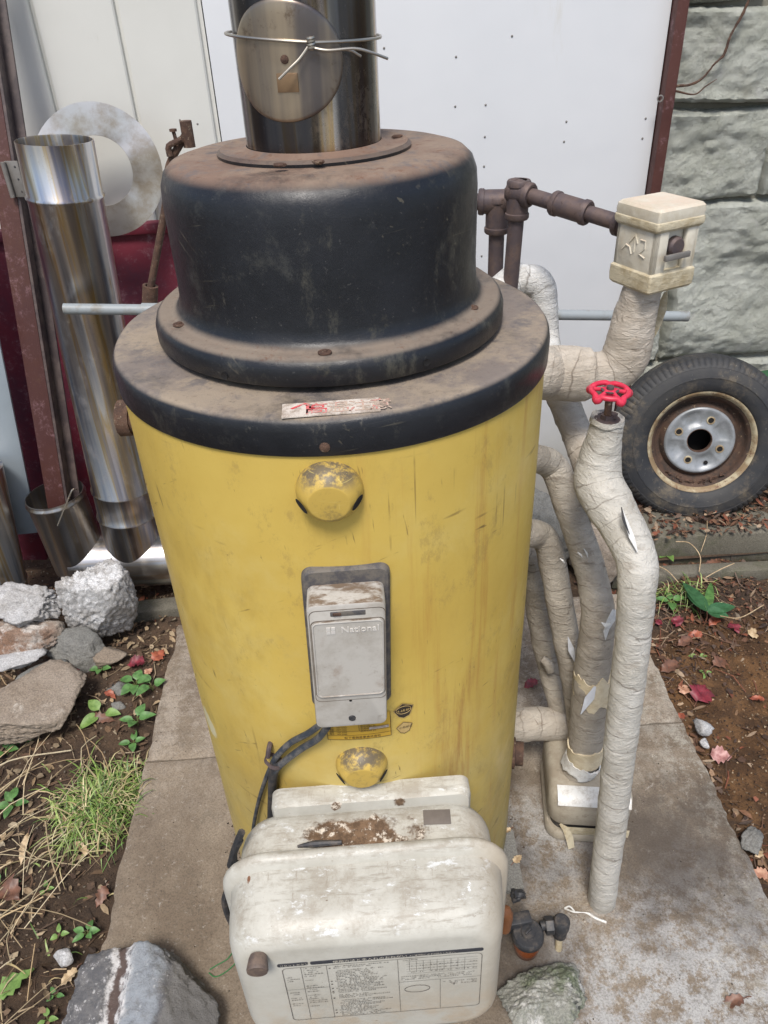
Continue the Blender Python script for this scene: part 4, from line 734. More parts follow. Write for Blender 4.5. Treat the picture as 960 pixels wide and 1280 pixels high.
# B
pB = [Vector((.405, 1.0, .11))]+Yp([(731, 940, 1.0), (735, 890, 1.0), (741, 830, 1.0), (747, 785, 1.005), (747, 758, 1.02), (739, 718, 1.05), (725, 672, 1.08), (709, 628, 1.11), (699, 597, 1.13), (690, 582, 1.14), (677, 575, 1.13), (655, 573, 1.11)])
B = root('tan_pipe', tuple(pB[0]), 'widest tan taped pipe rising from the pump cover and arching into the boiler', 'pipe')
g = G(); pB = pB+[Vector((.20, 1.09, pB[-1].z))]; g.tube(pB, [.033, .034, .034, .033, .031, .0295, .0275, .0262, .0255, .0255, .025, .025, .025, .025], 44, step=.005, wrap=.045, rough=.0018, seed=2, ridge=.006); g.build('insulated_pipe', M_tB, B, ang=70)
def cuff(L, rads, mat, name, par, jag=.004, sd=0, n=48):
    P = [Vector(p) for p in L]; axd = (P[-1]-P[0]).normalized(); k = 6; pr = []
    Lh = (P[-1]-P[0]).length; prof = [(rads[0]-.004, -.0), (rads[0], .0008)]+[(rads[0]+(rads[1]-rads[0])*i/k, Lh*i/k) for i in range(1, k)]+[(rads[1], Lh-.0008), (rads[1]-.004, Lh)]
    def md(i, a, r, z):
        e = 1 if (i < 2 or i > k) else 0; j = jag*(mn.noise(Vector((math.cos(a)*2, math.sin(a)*2, sd+(i > k)*5)))+.7*mn.noise(Vector((math.cos(a)*7, math.sin(a)*7, sd))))*(2 if e else 0)
        return r+.0012*mn.noise(Vector((a*2, z*90, sd))), z+j
    g = G(); g.lathe(prof, n, P[0], axd, mod=md); return g.build(name, mat, par, ang=70)
cuff(Yp([(731, 946, 1.0), (732, 927, 1.0)]), (.0365, .0365), M_mask, 'masking_tape', B, .004, 1); cuff(Yp([(739, 872, 1.0), (741, 838, 1.0)]), (.0362, .0352), M_mask, 'masking_tape', B, .010, 2)
cuff([Vector((.408, 1.0, .145)), aty(730, 948, 1.0)], (.037, .039), M_film, 'foil_collar', B, .005, 3)
strip([aty(726, 893, .962), aty(737, 873, .960), aty(744, 858, .962)], [.001, .018, .004], M_foil, 'film_flap', B); strip([aty(768, 762, .975), aty(764, 775, .967), aty(758, 788, .962), aty(757, 800, .962)], [.010, .022, .014, .001], M_film, 'peeled_film', B, nrm=(.6, -1, .3)); strip([aty(752, 778, .962), aty(757, 782, .960), aty(764, 779, .962)], [.001, .008, .004], M_film, 'peeled_film', B, nrm=(.6, -1, .3))
for u0, v0, u1, v1 in ((700, 698, 706, 704), (722, 690, 728, 697), (735, 697, 730, 686)): strip([aty(u0, v0, 1.035), aty((u0+u1)/2+1, (v0+v1)/2, 1.032), aty(u1, v1, 1.035)], [.001, .003, .001], M_film, 'scuff', B)
# C
pC = Yp([(655, 668, 1.11), (672, 668, 1.13), (684, 678, 1.13), (691, 705, 1.12), (699, 750, 1.10), (708, 800, 1.085), (716, 840, 1.075), (722, 880, 1.07), (727, 930, 1.065)])
C_ = root('brown_pipe', tuple(pC[-1]), 'narrow brown taped pipe curving down from the boiler left of the wide tan pipe', 'pipe')
pC = [Vector((.21, 1.09, pC[0].z))]+pC; g = G(); g.tube(pC, [.026, .026, .026, .026, .0255, .026, .026, .0265, .026, .026], 40, step=.005, wrap=.036, rough=.0014, seed=3, ridge=.006); g.build('insulated_pipe', M_tB, C_, ang=70)
cuff(Yp([(719, 843, 1.075), (716, 822, 1.08)]), (.0285, .0282), M_mask, 'masking_tape', C_, .004, 7, 36); strip([aty(710, 796, 1.045), aty(714, 812, 1.042), aty(719, 828, 1.042)], [.001, .012, .002], M_foil, 'film_flap', C_)
# D with the low stub
pD = Yp([(640, 690, 1.24), (664, 700, 1.24), (672, 730, 1.22), (679, 780, 1.20), (690, 835, 1.17), (699, 870, 1.14), (706, 900, 1.12), (708, 925, 1.11)])
D_ = root('low_brown_pipe', tuple(pD[-1]), 'brown grey taped pipe nearest the boiler skin dropping to the low horizontal stub', 'pipe')
pD = [Vector((.14, 1.20, pD[0].z))]+pD; g = G(); g.tube(pD, [.030, .030, .030, .031, .031, .030, .029, .030, .030], 40, step=.005, wrap=.04, rough=.0022, seed=4, ridge=.006); g.build('insulated_pipe', M_tB, D_, ang=70)
g = G(); g.tube([Vector((.2, 1.09, aty(640, 906, 1.10).z)), aty(655, 906, 1.10), aty(705, 904, 1.11), aty(716, 903, 1.115)], [.036, .036, .036, .030], 40, step=.005, wrap=.08, rough=.001, seed=5); g.build('stub', M_tF, D_, ang=70)
q = aty(684, 826, 1.14); g = G(); g.tube([q+Vector((-.012, 0, .008)), q+Vector((0, -.006, -.002)), q+Vector((.006, -.004, -.018)), q+Vector((.012, .004, -.022))], [.008, .010, .010, .005], 12, rough=.003); g.build('tape_knot', M_tB, D_)
# F upper elbow with E, valve box
bc0 = Vector((.482, 1.20, 0)); pF = Yp([(660, 466, 1.18), (685, 466, 1.20), (712, 467, 1.20), (732, 468, 1.20), (740, 468, 1.20), (758, 465, 1.20), (775, 455, 1.20), (785, 437, 1.20), (789, 412, 1.20), (794, 392, 1.20)])+[bc0+Vector((-.010, -.003, 1.095)), bc0+Vector((-.008, 0, 1.14))]
Fp_ = root('upper_elbow_pipe', tuple(pF[1]), 'thick cream taped pipe elbowing up from the boiler top to the foam valve box', 'pipe')
pF = [Vector((.17, 1.17, pF[0].z))]+pF; g = G(); g.tube(pF, [.046, .046, .046, .0465, .0455, .038, .037, .0395, .040, .037, .034, .030, .028], 48, step=.004, wrap=.05, rough=.0022, seed=6, ridge=.006); g.build('insulated_pipe', M_tF, Fp_, ang=70)
pE = Yp([(690, 462, 1.33), (700, 490, 1.32), (712, 520, 1.29), (726, 555, 1.24), (739, 590, 1.17), (746, 604, 1.08)])
E_ = root('rear_slant_pipe', tuple(pE[0]), 'beige taped pipe slanting from behind the boiler rim into the neck of the red valve', 'pipe')
g = G(); g.tube(pE, [.030, .030, .029, .029, .029, .029], 40, step=.005, wrap=.036, rough=.0015, seed=7); g.build('insulated_pipe', M_tF, E_, ang=70)
pG = Yp([(640, 352, 1.42), (655, 350, 1.42), (668, 352, 1.42), (676, 362, 1.42), (678, 382, 1.42), (680, 420, 1.41), (686, 452, 1.36), (695, 478, 1.32)])
G_ = root('white_elbow_pipe', tuple(pG[-1]), 'white taped elbow rising just behind the boiler lid under the iron pipes', 'pipe')
m_white = tape('tape_white', S(214, 214, 212), S(200, 198, 192), S(164, 156, 144), [], .03); pG = [Vector((.10, 1.22, pG[0].z-.10)), Vector((.21, 1.36, pG[0].z-.05))]+pG; g = G(); g.tube(pG, .029, 36, step=.004, wrap=.03, rough=.0012, seed=8, ridge=.02); g.build('insulated_pipe', m_white, G_, ang=70)
zt = aty(826, 267, 1.14).z
pf_ = atz(826, 267, zt); th = R_(24); e2 = Vector((math.cos(th), math.sin(th), 0)); e1 = Vector((math.sin(th), -math.cos(th), 0)); wl = wr_ = .086; bc_ = pf_-e1*.046+e2*.046
m = Mat('foam_cream'); c = m.mix(m.mr(m.noise(14, 7, .7), .4, .62), S(206, 200, 184), S(190, 180, 158)); c = m.mix(m.mul(m.upz(.5, .9), m.mr(m.noise(20, 7, .75), .4, .6, .2, .9)), c, S(206, 188, 168)); c = m.mix(m.mr(m.noise(70, 7, .8), .62, .7, 0, .6), c, S(156, 130, 100)); M_foam = m.done(c, .6, 0, [(m.noise(50, 6, .7), .4, .003), (m.noise(12, 3), .3, .006)])
m = Mat('foam_band'); c = m.mix(m.mr(m.noise(22, 7, .75), .4, .62), S(196, 186, 160), S(168, 154, 124)); M_fband = m.done(c, .5, 0, [(m.noise(40, 6, .7, m.vec((1, 1, 2.5))), .6, .005)])
VB = root('valve_box', (bc_.x, bc_.y, zt-.14), 'cream foam insulation box taped round a valve on top of the upper elbow', 'valve box')
Mb = lambda p: bc_+e1*p.x+e2*p.y+Vector((0, 0, p.z-0))
def vbox(z0, z1, ex, r, name, mat, notch=False):
    g = G(); secs = [(wl+ex-.006, wr_+ex-.006, r, 0, 0, z0), (wl+ex, wr_+ex, r, 0, 0, z0+.004), (wl+ex+.0015, wr_+ex+.0015, r, 0, 0, (z0+z1)/2), (wl+ex, wr_+ex, r, 0, 0, z1-.004), (wl+ex-.008, wr_+ex-.008, r*.8, 0, 0, z1)]
    stack(g, secs, lambda p: Mb(p+Vector((0.0008*mn.noise(p*40), .0008*mn.noise(p*40+Vector((5, 5, 5))), .001*mn.noise(Vector((p.x*30, p.y*30, 7))))))); return g.build(name, mat, VB, ang=28)
vbox(-.020, .004, .006, .004, 'foam_lid', M_foam); vbox(-.030, -.012, .0085, .004, 'tape_band', M_fband); vbox(-.122, -.090, .006, .004, 'tape_band', M_fband)
# body: three walls and a side open towards the stone wall, where the valve lever shows
g = G()
for c_, s_ in (((0, wr_/2-.005, -.062), (wl, .01, .072)), ((-wl/2+.005, 0, -.062), (.01, wr_, .072)), ((0, -wr_/2+.005, -.062), (wl, .01, .072)), ((wl/2-.005, -wr_/2+.013, -.062), (.01, .026, .072)), ((wl/2-.005, wr_/2-.013, -.062), (.01, .022, .072))):
    h = G(); h.box(c_, s_, .003); h.map(Mb); g.add(h.v, h.f)
g.build('foam_body', M_foam, VB, ang=50)
g = G(); h = G(); h.box((wl/2-.016, -.001, -.062), (.012, .05, .072), .003); h.map(Mb); g.add(h.v, h.f); g.build('inner_foam', M_foam, VB)
g = G(); g.lathe([(0, 0), (.014, 0), (.015, .004), (.015, .012), (.012, .016), (0, .016)], 28, Mb(Vector((wl/2-.014, .002, -.056))), e1); g.build('valve_hub', M_iron, VB)
g = G(); h = G(); h.box((wl/2+.010, -.006, -.066), (.006, .050, .009), .0015); h.map(Mb); g.add(h.v, h.f); g.build('valve_lever', M_zinc, VB)
g = G()                                             # embossed flow arrow and arcs on the left face
for pts in ([(-.018, -.052), (-.008, -.040), (-.002, -.052)], [(-.008, -.040), (-.008, -.066)], [(-.033, -.066), (-.026, -.058), (-.018, -.060), (-.013, -.070)], [(.004, -.045), (.014, -.045), (.014, -.056), (.004, -.066), (.016, -.070)]):
    g.tube([Mb(Vector((x+.008, -wr_/2-.0003, z))) for x, z in pts], .0014, 6, smooth=False)
g.build('embossed_mark', M_foam, VB)
strip([aty(832, 365, 1.22), aty(827, 385, 1.22), aty(820, 405, 1.22), aty(812, 425, 1.22)], [.004, .017, .017, .010], M_fband, 'dry_leaf_blade', None, .001, (-.5, -1, .3), 'yellowed leaf-like strip hanging behind the upper pipe below the valve box', 'strip')
# iron pipework
zi = aty(752, 276, 1.19).z; i0 = Mb(Vector((-wl/2+.004, -.004, 0))); i0.z = zi-.006; i0 = bc_-e1*.02; i0.z = zt-.046; i1 = atz(648, 240, zi+.004)
IP = root('iron_pipework', (i1.x, i1.y, 1.1), 'dark iron pipe from the valve box with coupling and elbow dropping behind the lid', 'pipe')
g = G(); g.tube([i0, i1], .0128, 24, smooth=False); g.tube([i1, aty(639, 250, i1.y)+Vector((0, 0, -.35)), aty(639, 250, i1.y)+Vector((-.02, 0, -1.25))], .0140, 24, smooth=False); g.build('tube', M_iron, IP)
dI = (i1-i0); LI = dI.length; dI.normalize()
def coup(t0, t1, r, par=IP, p=i0, d=dI, nm='coupling'):
    g = G(); L = t1-t0; g.lathe([(.014, 0), (r-.002, 0), (r, .003), (r, .010), (r-.002, .011), (r-.002, L-.011), (r, L-.010), (r, L-.003), (r-.002, L), (.014, L)], 28, p+d*t0, d); return g.build(nm, M_iron, par, ang=40)
tt = lambda u, v: (atz(u, v, zi)-i0).dot(dI)
coup(.0, tt(746, 272), .0205); coup(tt(722, 262), tt(690, 250), .0205); coup(tt(668, 244), LI+.016, .021, nm='elbow')
dnp = Vector((aty(639, 250, i1.y).x-i1.x, 0, -1)).normalized(); dnp = Vector((-.01, 0, -1)); coup(-.020, .045, .021, p=i1, d=dnp, nm='elbow')
g = G(); g.lathe([(0, -.021)]+[(.021*math.sin(a*PI/12), -.021*math.cos(a*PI/12)) for a in range(1, 12)]+[(0, .021)], 24, i1); g.build('elbow', M_iron, IP)
j1 = aty(622, 252, i1.y+.06); j0 = j1+Vector((-.16, .03, .0)); IQ = root('iron_branch_pipe', tuple(j1), 'second dark iron pipe with a tee just behind the drum, left of the elbow', 'pipe')
g = G(); g.tube([j0, j1], .0145, 22, smooth=False); g.tube([j1, j1+Vector((.003, 0, -.35)), j1+Vector((-.02, 0, -1.25))], .0145, 22, smooth=False); g.tube([j0, j0+Vector((0, 0, -1.22))], .0145, 22, smooth=False); g.build('tube', M_iron, IQ)
coup(-.035, .022, .023, IQ, j1, (j0-j1).normalized()*-1, 'tee'); coup(-.01, .055, .023, IQ, j1, Vector((.005, 0, -1)), 'tee')
# ================================================================== WRAPPED PUMP BOX
PB = root('pump_cover', (.42, 1.02, 0), 'dirty beige box shaped pump cover with a white strap on the pad', 'pump')
cpb = Vector((.425, 1.015, 0)); ry = R_(-9)
def PBf(p): return cpb+Vector((p.x*math.cos(ry)-p.y*math.sin(ry), p.x*math.sin(ry)+p.y*math.cos(ry), p.z))
m = Mat('beige_plastic'); c = m.mix(m.mr(m.noise(12, 7, .7), .4, .62), S(172, 164, 148), S(150, 140, 124)); c = m.mix(m.mr(m.noise(40, 8, .8), .55, .68, 0, .7), c, S(110, 98, 84)); M_pump = m.done(c, .6, 0, [(m.noise(60, 6, .7), .3, .002), (m.noise(9, 3), .3, .008)])
def pst(secs, name, mat, par=None): g = G(); stack(g, secs, PBf); return g.build(name, mat, par or PB, ang=45)
pst([(.164, .194, .03, .01, .005, .0), (.171, .201, .034, .01, .005, .006), (.171, .201, .034, .01, .005, .026), (.164, .194, .03, .01, .005, .031)], 'base_tray', M_pump)
pst([(.150, .18, .026, .01, .005, .02), (.150, .18, .026, .01, .005, .06)], 'inner_body', M_dark)
pst([(.164, .194, .032, .01, .005, .056), (.170, .200, .036, .01, .005, .062), (.170, .200, .036, .01, .005, .112), (.162, .192, .034, .01, .005, .128), (.146, .176, .03, .01, .005, .136), (.12, .15, .02, .01, .005, .138)], 'upper_shell', M_pump)
g = G(); pts = [(-.004, .138), (-.03, .1385), (-.062, .1385), (-.078, .128), (-.0855, .110), (-.0865, .092)]; fy = -.098
vs = []
for x, z in [(-.060, .0), (.09, .0)]: pass
def strapface(prof, x0, x1): # prof (y,z) across the front top edge
    vs = []; 
    for y, z in prof: vs += [PBf(Vector((x0, y, z))), PBf(Vector((x1, y, z)))]
    return vs, [(2*i, 2*i+1, 2*i+3, 2*i+2) for i in range(len(prof)-1)]
g.add(*strapface([(-.060, .1415), (-.074, .1405), (-.084, .137), (-.092, .131), (-.0965, .124)], -.060, .085)); g.build('white_strap', M_film, PB)
g = G(); g.add(*strapface([(-.0975, .056), (-.0985, .046), (-.0965, .030)], -.04, .09)); g.build('tape_band', M_fband, PB)
p0 = PBf(Vector((-.050, -.096, .062))); strip([p0, p0+Vector((.012, -.006, -.012)), p0+Vector((.020, -.012, -.035)), p0+Vector((.024, -.020, -.058))], [.004, .014, .016, .014], M_fband, 'hanging_tape', PB, nrm=(.2, -1, .2))
# ================================================================== OIL FILTER
fz = .075; fcn = atz(660, 1166, fz); FL = root('oil_filter', (fcn.x, fcn.y, 0), 'small black oil strainer with an amber bowl between burner and mossy stone', 'filter')
g = G(); g.lathe([(0, .004), (.012, .004), (.013, .001), (.026, .001), (.0285, -.002), (.0295, -.012), (.027, -.018), (0, -.018)], 32, fcn); g.box(fcn+Vector((0, 0, .006)), (.016, .004, .006), .001, (0, 0, .7)); g.box(fcn+Vector((-.012, .022, -.002)), (.044, .024, .03), .003, (0, 0, .1)); g.build('filter_head', M_dark, FL, ang=40)
m = Mat('amber'); M_amber = m.done(m.mix(m.noise(30, 5), S(140, 78, 44), S(100, 56, 38)), .2, 0); g = G(); g.lathe([(.024, 0), (.0245, -.02), (.021, -.042), (.012, -.052), (0, -.054)], 32, fcn+Vector((0, 0, -.017))); g.build('bowl', M_amber, FL)
a0 = fcn+Vector((.026, .012, -.004)); a1 = fcn+Vector((.060, .018, -.002)); g = G(); g.cyl(a0, a1, .009, n=16); g.lathe([(0, 0), (.015, 0), (.016, .002), (.016, .014), (.014, .016), (0, .016)], 6, a0+Vector((.008, 0, 0)), (1, 0, 0)); g.build('union_nut', M_dark, FL, ang=30)
a2 = fcn+Vector((.064, .012, -.002)); g = G(); g.lathe([(0, .014), (.012, .014), (.0155, .009), (.0155, -.010), (.012, -.014), (.013, -.018), (.013, -.036), (.009, -.042), (0, -.042)], 18, a2); g.build('elbow_fitting', M_dark, FL, ang=40)
m = Mat('copper_dark'); M_cop = m.done(m.mix(m.noise(60, 6), S(92, 54, 40), S(60, 44, 38)), .45, .4); g = G(); g.tube([a2+Vector((0, 0, -.03)), a2+Vector((0, -.002, -.05)), a2+Vector((-.001, -.004, -.08))], .004, 10); g.build('copper_tube', M_cop, FL); g = G(); g.cyl(a2+Vector((0, -.0015, -.048)), a2+Vector((-.001, -.010, -.085)), .0065); g.build('tube_sleeve', M_fband, FL)
# slate offcut and crumpled wrap on the pad
def poly(pts, z, th, mat, name, label, cat, sd=0):
    P = [atz(u, v, z) for u, v in pts]; b = bmesh.new(); vs = [b.verts.new(p) for p in P]; f = b.faces.new(vs); r = bmesh.ops.extrude_face_region(b, geom=[f])
    bmesh.ops.translate(b, vec=(0, 0, -th), verts=[v for v in r['geom'] if isinstance(v, bmesh.types.BMVert)]); bmesh.ops.recalc_face_normals(b, faces=b.faces); g = G(); g.bm(b); return tag(g.build(name, mat, None, tuple(P[0])), label, cat)
poly([(600, 1040), (632, 1028), (642, 1040), (655, 1110), (634, 1114), (605, 1120)], .012, .011, M_rockg, 'slate_offcut', 'dark grey flat slate offcut on the pad beside the burner', 'slate')
rg = random.Random(3); g = G(); rock_g(atz(648, 1118, .012), (.022, .016, .012), 77, sub=3, namp=.25, g=g); tag(g.build('crumpled_film', M_dark, None, tuple(atz(648, 1118, 0))), 'crumpled black plastic scrap at the foot of the slate offcut', 'scrap')
# ================================================================== STONES
def rockpx(u0, u1, v0, v1, zc, mat, name, label, cat, seed, flat=.8, dep=1.0, rot=(0, 0, 0), sub=5, namp=.07, planes=12, nsc=5):
    p = atz((u0+u1)/2, (v0+v1)/2, zc); Z = (p-Vector((0, 0, H))).dot(RW @ Vector((0, 0, 1))); sx = (u1-u0)/2*Z/F; el = math.atan2(H-p.z, math.hypot(p.x, p.y))
    hv = (v1-v0)/2*Z/F; sz = hv/(math.cos(el)+math.sin(el)/max(flat, .01)*1.0) if flat < 1.5 else hv/(math.cos(el)+math.sin(el)/flat); sy = sz/flat*dep
    g = rock_g(p, (sx*1.22, sy*1.22, sz*1.30), seed, rot, sub, namp, planes, nsc); return tag(g.build(name, mat, None, (p.x, p.y, p.z-sz), ang=180), label, cat)
rockpx(78, 150, 692, 812, .12, M_rockw, 'concrete_lump', 'large pale upright concrete lump standing against the horizontal duct', 'rubble', 36, 1.5, .8, (.15, .1, .2), 6, .06, 6, 9)
rockpx(-24, 84, 722, 782, .16, M_rockw, 'concrete_lump', 'pale jagged concrete lump on top of the rusty stained one at the left edge', 'rubble', 32, .7, 1, (0, .15, 0), 5, .12, 12, 6)
rockpx(-10, 86, 766, 834, .08, M_rockr, 'concrete_lump', 'rust stained broken concrete lump under the pale jagged one', 'rubble', 33, 1.0, .9, (0, .2, 0), 5, .08)
rockpx(70, 138, 784, 844, .03, M_rockg, 'concrete_lump', 'dark grey wedge shaped stone in front of the large upright lump', 'rubble', 38, .7, .8, (.3, .35, .2), 5, .05, 9)
rockpx(112, 158, 802, 838, .01, M_rockb, 'concrete_lump', 'small beige stone chip right of the grey wedge shaped stone', 'rubble', 35, .5, 1, (0, 0, 0), 4, .06, 9)
rockpx(-30, 82, 832, 930, .05, M_rockb, 'concrete_slab_piece', 'big flat brown concrete slab piece lying lowest at the left edge', 'rubble', 36, .42, 1, (.12, .1, .35), 6, .05, 8, 4)
rockpx(30, 90, 830, 878, .02, M_rockg, 'concrete_lump', 'light grey stone peeking out behind the big flat brown slab piece', 'rubble', 37, .6, 1, (0, 0, .3), 4, .05, 8)
rockpx(-20, 48, 808, 846, .06, M_rockw, 'concrete_lump', 'bluish grey stone wedged between the rusty lump and the brown slab', 'rubble', 41, .6, 1, (0, 0, 0), 4, .07)
rockpx(132, 161, 848, 876, -.01, M_rockg, 'pebble', 'grey pebble on the soil left of the pad among green weeds', 'pebble', 42, .8, 1, (0, 0, 0), 3, .1)
rockpx(138, 158, 876, 893, -.015, M_rockg, 'pebble', 'smaller grey pebble just below the first one beside the weeds', 'pebble', 43, .8, 1, (0, 0, 0), 3, .1)
rockpx(66, 92, 1180, 1206, -.01, M_rockw, 'pebble', 'pale round pebble in the straw above the big grooved stone', 'pebble', 44, .9, 1, (0, 0, 0), 3, .05)
rockpx(868, 890, 894, 922, -.01, M_rockw, 'pebble', 'whitish elongated pebble on the soil right of the pad', 'pebble', 46, .7, 1, (0, 0, .6), 3, .06)
rockpx(874, 886, 922, 936, -.015, M_rockw, 'pebble', 'tiny grey pebble just below the whitish elongated one', 'pebble', 47, .7, 1, (0, 0, .6), 3, .06)
rockpx(922, 960, 1032, 1064, .0, M_rockg, 'soil_clod', 'dark clod of stone beside the right edge of the pad', 'stone', 48, .6, 1, (0, 0, .6), 4, .1)
rockpx(626, 738, 1203, 1300, .035, M_rockm, 'mossy_stone', 'mossy grey green stone standing on the pad at the bottom right of the burner', 'stone', 51, .75, .9, (.1, .1, .2), 6, .07, 16, 7)
rockpx(640, 712, 606, 730, .06, M_rockg, 'aggregate_block', 'dark speckled concrete block behind the taped pipes', 'rubble', 55, 1.1, 1, (0, 0, .2), 5, .05, 8)
rockpx(708, 776, 634, 738, .05, M_rockb, 'plastered_stone', 'brown stone with a white plaster crust behind the taped pipes', 'rubble', 56, 1.2, .9, (0, 0, -.2), 5, .06, 10)
pp = atz(158, 1252, .03); m = Mat('grooved_stone'); P = m.sep()
c = m.mix(m.mr(m.noise(30, 8, .8), .4, .62), S(92, 92, 94), S(122, 120, 118)); c = m.mix(m.mr(m.vor(70), .22, .1, 0, .75), c, S(206, 204, 200)); c = m.mix(m.mr(m.noise(60, 7, .85), .57, .63, 0, .9), c, S(196, 194, 194))
gx = m.op('ADD', P[0], m.mul(m.op('SUBTRACT', m.noise(18, 9, .7), .5), .06)); g1 = m.mul(m.mr(gx, -.028, -.022), m.mr(gx, .0, -.006)); c = m.mix(m.mul(g1, .85), c, S(88, 70, 62)); 
wl2 = m.op('ADD', m.mul(m.mr(gx, -.036, -.029), m.mr(gx, -.018, -.026)), m.mul(m.mr(gx, -.008, -.002), m.mr(gx, .02, .004))); c = m.mix(m.mul(wl2, m.mr(m.noise(40, 7, .8), .36, .52)), c, S(214, 212, 210)); c = m.mix(m.mul(m.mr(gx, .0, .01), m.mul(m.mr(gx, .075, .055), m.mr(m.noise(26, 8, .75), .34, .54, .2, .9))), c, S(150, 156, 162)); c = m.mix(m.mr(gx, .07, .085), c, m.mix(m.noise(30, 8), S(126, 124, 120), S(96, 94, 92)))
M_groove = m.done(c, .9, 0, [(m.noise(70, 8, .8), .9, .006), (m.noise(220, 4), .6, .002)])
g = rock_g(pp, (.158, .148, .066), 61, (0, 0, .1), 6, .035, 12, 7); 
def grv(p):
    d = abs((p.x-pp.x)+.013); 
    if p.z > pp.z-.01 and d < .02: p.z -= .012*(1-(d/.02)**2)
    return p
g.map(grv); tag(g.build('grooved_stone', M_groove, None, (pp.x, pp.y, 0), ang=180), 'large speckled grey stone with a brown groove on the near left pad corner', 'stone')
# ================================================================== WHEEL
wc = aty(872, 548, 2.09); WN = Vector((-.20, -1, .24)).normalized(); TRr = .267
TY_ = root('spare_wheel', (wc.x, wc.y+.06, wc.z-TRr), 'worn black tyre on a rusty silver steel wheel leaning on the stone wall', 'wheel')
m = Mat('rubber'); c = m.mix(m.mr(m.noise(7, 7, .7), .4, .64), S(40, 42, 46), S(56, 56, 56)); c = m.mix(m.mr(m.noise(9, 8, .75, m.vec(loc=(3, 3, 3))), .5, .68, 0, .75), c, S(108, 98, 82)); c = m.mix(m.mr(m.noise(90, 6, .8), .64, .7, 0, .9), c, S(176, 172, 160)); M_rub = m.done(c, .68, 0, [(m.noise(120, 6, .7), .3, .002)])
tw = .070; prof = [(.158, .042), (.162, .056), (.17, .064), (.19, .0695), (.205, .072), (.206, .0735), (.209, .0735), (.210, .072), (.225, .070), (.236, .066), (.237, .0665), (.243, .064), (.246, .062), (.254, .054), (.260, .048), (.264, .040), (.2665, .02), (.2665, .012), (.258, .011), (.258, .006), (.267, .005), (.267, -.005), (.258, -.006), (.258, -.011), (.2665, -.012), (.264, -.040), (.246, -.062), (.21, -.072), (.17, -.064), (.158, -.042)]
def tread(i, a, r, z):
    k = int(round(a/(2*PI)*360)); 
    if 11 <= i <= 16 and (k % 4 < 1): r -= .0035
    return r, z
g = G(); g.lathe(prof, 360, wc, WN, mod=tread); g.build('tyre', M_rub, TY_, ang=40)
m = Mat('rim_rusty'); c = m.mix(m.mr(m.noise(12, 8, .75), .4, .58), S(180, 170, 142), S(136, 116, 88)); c = m.mix(m.mr(m.noise(40, 8, .8), .55, .65, 0, .9), c, S(92, 56, 38)); M_rimr = m.done(c, .6, .1, [(m.noise(80, 7, .75), .4, .002)])
m = Mat('rim_well'); c = m.mix(m.mr(m.noise(16, 8, .75), .42, .6), S(82, 62, 50), S(58, 48, 42)); c = m.mix(m.mr(m.noise(50, 7, .8), .6, .68), c, S(170, 150, 120)); M_well = m.done(c, .8, 0, [(m.noise(80, 8, .75), .6, .003)])
m = Mat('rim_silver'); c = m.mix(m.mr(m.noise(14, 7, .7), .4, .62), S(148, 152, 156), S(126, 130, 132)); c = m.mix(m.mr(m.noise(30, 8, .8), .6, .7, 0, .8), c, S(120, 92, 70)); M_rims = m.done(c, .42, .25, [(m.noise(60, 6), .2, .001)])
g = G(); g.lathe([(.156, .038), (.163, .048), (.165, .054), (.162, .058), (.157, .057), (.152, .050), (.148, .044)], 120, wc, WN); rm = g.build('rim_lip', M_rimr, TY_, ang=60)
g = G(); g.lathe([(.149, .045), (.143, .040), (.139, .034), (.137, .022), (.130, .012), (.120, .006), (.117, .010), (.111, .020), (.106, .024)], 120, wc, WN); g.build('rim_well', M_well, TY_, ang=60)
q = Vector((0, 0, 1)).rotation_difference(WN); e_up = (Vector((0, 0, 1))-Vector((0, 0, 1)).dot(WN)*WN).normalized(); e_rt = e_up.cross(WN)*1.0
if e_rt.x < 0: e_rt = -e_rt
def WP(a, r, d): return wc+WN*d+(e_rt*math.cos(a)+e_up*math.sin(a))*r
qi = q.inverted()
def padm(i, a, r, z):
    d = q @ Vector((math.cos(a), math.sin(a), 0)); aa = math.atan2(d.dot(e_up), d.dot(e_rt))
    if 3 <= i <= 7:
        k = max(0, math.cos(4*(aa-R_(68)+PI/4*0+R_(45)))); z -= .006*(k**.6 if k > 0 else 0)
    return r, z
g = G(); g.lathe([(.107, .0235), (.104, .0275), (.099, .028), (.092, .026), (.084, .0235), (.074, .022), (.064, .0215), (.056, .022), (.048, .024), (.042, .0265), (.0385, .0265), (.0365, .023), (.0365, .012)], 120, wc, WN, mod=padm); g.build('wheel_disc', M_rims, TY_, ang=60)
g = G(); g.lathe([(.0385, .0268), (.0375, .0275), (.0360, .0262), (.0355, .012)], 60, wc, WN); g.build('bore_edge', M_rust, TY_)
for a in (68, 158, 248, 338):
    p = WP(R_(a), .070, .0205); g = G(); g.lathe([(.0135, .0005), (.0125, .004), (.009, .0045), (.0085, .001)], 24, p, WN); lg = g.build('lug_seat', M_rimr, TY_); g = G(); g.lathe([(0, 0), (.0088, 0), (.0088, .0022), (.0, .0022)], 18, p, WN); g.build('lug_hole', M_void, lg)
g = G(); g.lathe([(0, 0), (.0065, 0), (.0065, .0032), (0, .0032)], 18, WP(R_(292), .078, .0205), WN); g.build('valve_hole', M_void, TY_)
g = G(); g.lathe([(.12, -.058), (.0, -.06)], 40, wc, WN); g.lathe([(.12, -.058), (.118, .004)], 40, wc, WN); g.build('inner_barrel', M_void, TY_)
g = G(); rg = random.Random(9)
